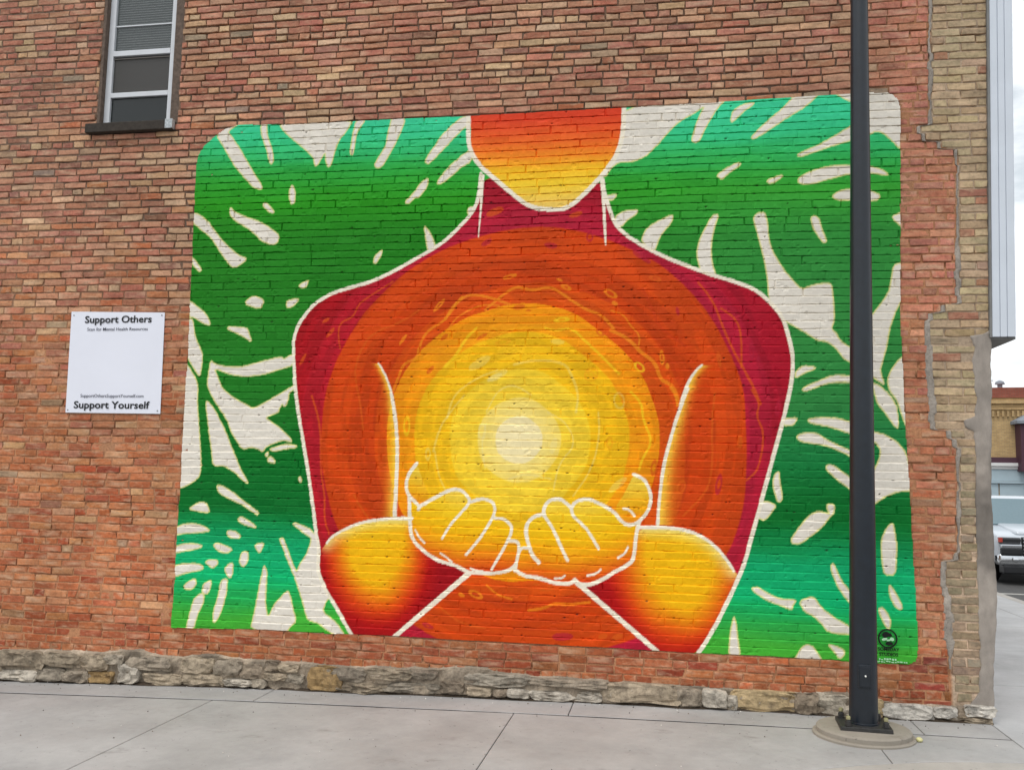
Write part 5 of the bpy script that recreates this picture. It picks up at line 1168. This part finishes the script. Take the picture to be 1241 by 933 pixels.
M_CAR = mat_simple("silver_white_car_paint", (190, 197, 204), .22, .6, .1, var=.02, scale=2)
M_CHROME = mat_simple("chrome", (205, 208, 212), .12, .8, .95, var=.02)
M_CARBLK = mat_simple("black_trim", (22, 23, 26), .45, .5, var=.1)
M_TYRE = mat_simple("tyre_rubber", (24, 24, 25), .85, .3, var=.15)
M_CGLASS = mat_simple("car_glass", (92, 116, 124), .06, .9, 0, var=.04)
M_LAMP = mat_simple("headlamp_lens", (84, 86, 90), .1, .8, .2, var=.2, scale=30)
M_AMBER = mat_simple("amber_lens", (178, 58, 40), .3, .5, var=.1)
def truck():
    t = tag(empty("pickup_truck", (8.66, 12.2, RZ)), "silver white pickup truck with chrome grille parked on the street behind the corner", "truck")
    W = 1.0
    # side profile (y backwards, z)
    pr = [(0.06, .42), (0.02, .62), (0.03, .86), (.10, .96), (.45, 1.03), (1.25, 1.13), (1.30, 1.0), (5.6, 1.0), (5.6, .42)]
    bm = prism_bm(pr, 'x', -W, W)
    bmesh.ops.bevel(bm, geom=bm.edges[:], offset=.045, segments=3, affect='EDGES', profile=.6)
    link("body", bm_mesh("body", bm, True), M_CAR, t)
    bm = bmesh.new()   # hood bulge
    box_bm(-.62, .62, .14, 1.2, 1.0, 1.10, .05, bm)
    for v in bm.verts: v.co.z += (v.co.y - .9) * .12 + .03
    link("hood", bm_mesh("hood", bm, True), M_CAR, t)
    cab = [(1.15, 1.08), (2.0, 1.66), (2.25, 1.72), (3.6, 1.72), (3.85, 1.08)]
    bm = prism_bm(cab, 'x', -.93, .93)
    for v in bm.verts:
        if v.co.z > 1.5: v.co.x *= .82
    bmesh.ops.bevel(bm, geom=bm.edges[:], offset=.05, segments=3, affect='EDGES', profile=.6)
    link("cab", bm_mesh("cab", bm, True), M_CAR, t)
    bm = bmesh.new()
    vs = [bm.verts.new(c) for c in ((-.84, 1.185, 1.12), (.84, 1.185, 1.12), (.70, 1.945, 1.645), (-.70, 1.945, 1.645))]
    bm.faces.new(vs); r = bmesh.ops.extrude_face_region(bm, geom=bm.faces[:]); bmesh.ops.translate(bm, verts=[v for v in r['geom'] if isinstance(v, bmesh.types.BMVert)], vec=(0, -.022, .022))
    bmesh.ops.recalc_face_normals(bm, faces=bm.faces[:])
    link("windshield", bm_mesh("windshield", bm), M_CGLASS, t)
    for s in (-1, 1):
        bm = bmesh.new(); vs = [bm.verts.new((s * .925, y, z)) for y, z in ((1.5, 1.12), (3.6, 1.12), (3.45, 1.60), (2.1, 1.60))]
        for v in vs:
            if v.co.z > 1.5: v.co.x = s * .79
        bm.faces.new(vs); r = bmesh.ops.extrude_face_region(bm, geom=bm.faces[:]); bmesh.ops.translate(bm, verts=[v for v in r['geom'] if isinstance(v, bmesh.types.BMVert)], vec=(s * .012, 0, .004))
        bmesh.ops.recalc_face_normals(bm, faces=bm.faces[:]); link("side_window", bm_mesh("side_window", bm), M_CGLASS, t)
        # headlamp
        hl = box("headlight", min(s * .60, s * .985), max(s * .60, s * .985), -.035, .10, .80, .93, M_LAMP, t, .02)
        box("lamp_bezel", min(s * .60, s * .93), max(s * .60, s * .93), -.045, -.030, .845, .895, M_CARBLK, hl, .006)
        box("marker", min(s * .93, s * .99), max(s * .93, s * .99), -.045, .05, .83, .92, M_AMBER, hl, .008)
        box("chrome_strip", min(s * .58, s * .97), max(s * .58, s * .97), -.055, .04, .715, .795, M_CHROME, t, .02); box("bumper_gap", min(s * .57, s * .96), max(s * .57, s * .96), -.05, .05, .60, .705, M_CARBLK, t, .01)
        fl = lathe("fog_lamp", [(.0, 0), (.045, 0), (.055, .012), (.04, .02)], M_CHROME, t, 18); fl.rotation_euler = (math.pi / 2, 0, 0); fl.location = (s * .72, -.075, .50)
        mb = box("mirror", min(s * .95, s * 1.18), max(s * .95, s * 1.18), 1.55, 1.66, 1.08, 1.27, M_CAR, t, .03)
        for yy in (.95, 4.45):
            wh = lathe("wheel", [(.20, -.11), (.33, -.12), (.38, -.08), (.38, .08), (.33, .12), (.20, .11)], M_TYRE, t, 32); wh.rotation_euler = (0, math.pi / 2, 0); wh.location = (s * .84, yy, .38)
            rm = lathe("rim", [(.05, 0), (.22, 0), (.22, .02), (.16, .03), (.05, .04)], M_CHROME, wh, 24); rm.location = (0, 0, .105 * s)
    g_ = box("grille", -.57, .57, -.04, .08, .58, .94, M_CARBLK, t, .03)
    for z in (.63, .70, .77, .84, .905): box("grille_bar", -.56, .56, -.062, -.035, z - .016, z + .016, M_CHROME, g_, .008)
    bm = bmesh.new(); box_bm(-1.0, 1.0, -.10, .12, .38, .60, .04, bm)
    for v in bm.verts: v.co.y += .12 * (abs(v.co.x)) ** 4
    link("bumper", bm_mesh("bumper", bm, True), M_CHROME, t)
    box("valance", -.92, .92, -.03, .25, .22, .385, M_CARBLK, t, .03)
    box("number_plate", -.16, .16, -.112, -.10, .44, .54, M_WHITE, t)
    return t
truck()

# ---------------------------------------------------------------- buff brick shop across the street
def mat_farbrick(name, a, b, mort):
    t = NT(name, .9, .2)
    bk = t.add("ShaderNodeTexBrick", Scale=1.0); bk.inputs['Brick Width'].default_value = .22; bk.inputs['Row Height'].default_value = .075
    bk.inputs['Mortar Size'].default_value = .008
    bk.inputs['Color1'].default_value = lin4(*a); bk.inputs['Color2'].default_value = lin4(*b); bk.inputs['Mortar'].default_value = lin4(*mort)
    tc = t.add("ShaderNodeTexCoord"); mp = t.add("ShaderNodeMapping"); mp.inputs['Rotation'].default_value = (math.radians(90), 0, 0)
    t.l.new(tc.outputs['Object'], mp.inputs[0]); t.l.new(mp.outputs[0], bk.inputs[0])
    c = t.mix(1.0, bk.outputs[0], t.ramp(t.noise(1.6, 5, .6), [(.3, g4(.8)), (.7, g4(1.12))]), 'MULTIPLY')
    t.color(c); return t.m
M_FB = mat_farbrick("buff_far_brick", (196, 166, 118), (178, 148, 104), (160, 140, 112))
M_FR = mat_farbrick("red_far_brick", (158, 88, 72), (142, 76, 62), (130, 100, 86))
M_MAROON = mat_simple("maroon_paint", (74, 44, 56), .6, .4, var=.1)
M_SHOP = mat_simple("pale_blue_shop_panel", (164, 182, 190), .5, .4, var=.05, scale=2)
M_LEDGE = mat_simple("white_ledge_paint", (214, 214, 212), .5, .4, var=.06)
M_SLATE = mat_simple("grey_roof_slate", (128, 134, 142), .7, .4, var=.2, scale=6)
M_FGLASS = mat_simple("sky_lit_glass", (150, 172, 196), .08, .8, var=.1, scale=1)
def far_shop():
    s = tag(empty("corner_shop", (17.4, 40.0, -.21)), "two storey buff brick shop with maroon bay window across the street", "building")
    s.rotation_euler = (0, 0, math.radians(-9))
    z = lambda y: 1.66 + .21 + (594.5 - y) / 25.0       # heights above the street
    box("wall", -12, 18, 0, 9, 0, 6.30, M_FB, s)
    box("parapet", -12.05, 18.05, -.06, 9, 6.30, 6.80, M_FR, s)
    box("cornice", -12.1, 18.1, -.14, .0, 6.02, 6.16, M_FB, s)
    box("string_course", -12.02, 18.02, -.08, .0, 5.72, 5.80, M_FB, s)
    for i in range(70):
        x = -6 + i * .215
        box("dentil", x, x + .10, -.12, -.002, 5.38, 5.66, M_FB, s)
    box("fascia", -12, 18, -.16, -.004, 3.16, 3.42, M_MAROON, s)
    box("ledge", -12, 18, -.26, -.006, 3.00, 3.155, M_LEDGE, s)
    box("ledge", -12, 18, -.18, -.007, 2.86, 2.99, M_LEDGE, s)
    box("sign_board", -12, 18, -.12, -.008, 2.30, 2.85, M_SHOP, s)
    box("ledge", -12, 18, -.17, -.009, 2.18, 2.29, M_SHOP, s)
    for i in range(26):
        x = -11.9 + i * 1.15
        box("shop_panel", x, x + 1.10, -.07, -.0095, .3, 2.17, M_SHOP, s, .015)
    box("plinth", -12, 18, -.10, -.003, 0, .29, mat_simple("grey_plinth", (120, 120, 118)), s)
    bay = link("bay_window", bm_mesh("bay_window", prism_bm([(.36, -.003), (.46, -.75), (2.98, -.75), (3.28, -.003)], 'z', 2.75, 5.0)), M_MAROON, s)
    link("bay_roof", bm_mesh("bay_roof", bay_roof()), M_SLATE, bay)
    for x in (.68, 1.48, 2.28):
        box("bay_pane", x, x + .62, -.785, -.752, 3.55, 4.45, M_FGLASS, bay)
        box("bay_sill", x - .05, x + .67, -.80, -.752, 3.44, 3.545, M_MAROON, bay)
    vt = lathe("roof_vent", [(.12, 6.5), (.12, 7.2), (.24, 7.22), (.2, 7.34), (.05, 7.42)], M_SLATE, s, 14, (.20, 2.5, 0))
    ant = bmesh.new(); box_bm(-.32, -.275, 2.5, 2.545, 6.7, 7.7, 0, ant); box_bm(-.50, -.10, 2.51, 2.535, 7.4, 7.44, 0, ant); box_bm(-.42, -.17, 2.51, 2.535, 7.2, 7.23, 0, ant)
    link("antenna", bm_mesh("antenna", ant), M_SLATE, s)
    for x in (6.0, 9.0, 12.0, -5.0, -9.0):
        w_ = box("upper_window", x, x + 1.0, -.03, -.002, 3.7, 5.1, M_FGLASS, s)
        box("window_head", x - .1, x + 1.1, -.07, -.004, 5.105, 5.25, M_LEDGE, w_); box("window_sill", x - .1, x + 1.1, -.09, -.004, 3.58, 3.695, M_LEDGE, w_)
def bay_roof():
    bm = bmesh.new()
    b = [bm.verts.new(c) for c in ((.16, .0, 5.0), (.30, -.92, 5.0), (3.13, -.92, 5.0), (3.48, .0, 5.0))]
    c = [bm.verts.new(c) for c in ((.16, .0, 5.14), (.30, -.92, 5.14), (3.13, -.92, 5.14), (3.48, .0, 5.14))]
    d = [bm.verts.new(c) for c in ((1.28, -.002, 5.78), (2.38, -.002, 5.78))]
    bm.faces.new(b)
    for i in range(4): bm.faces.new((b[i], b[(i + 1) % 4], c[(i + 1) % 4], c[i]))
    bm.faces.new((c[0], c[1], d[0])); bm.faces.new((c[1], c[2], d[1], d[0])); bm.faces.new((c[2], c[3], d[1])); bm.faces.new((c[3], c[0], d[0], d[1]))
    bmesh.ops.recalc_face_normals(bm, faces=bm.faces[:]); return bm
far_shop()
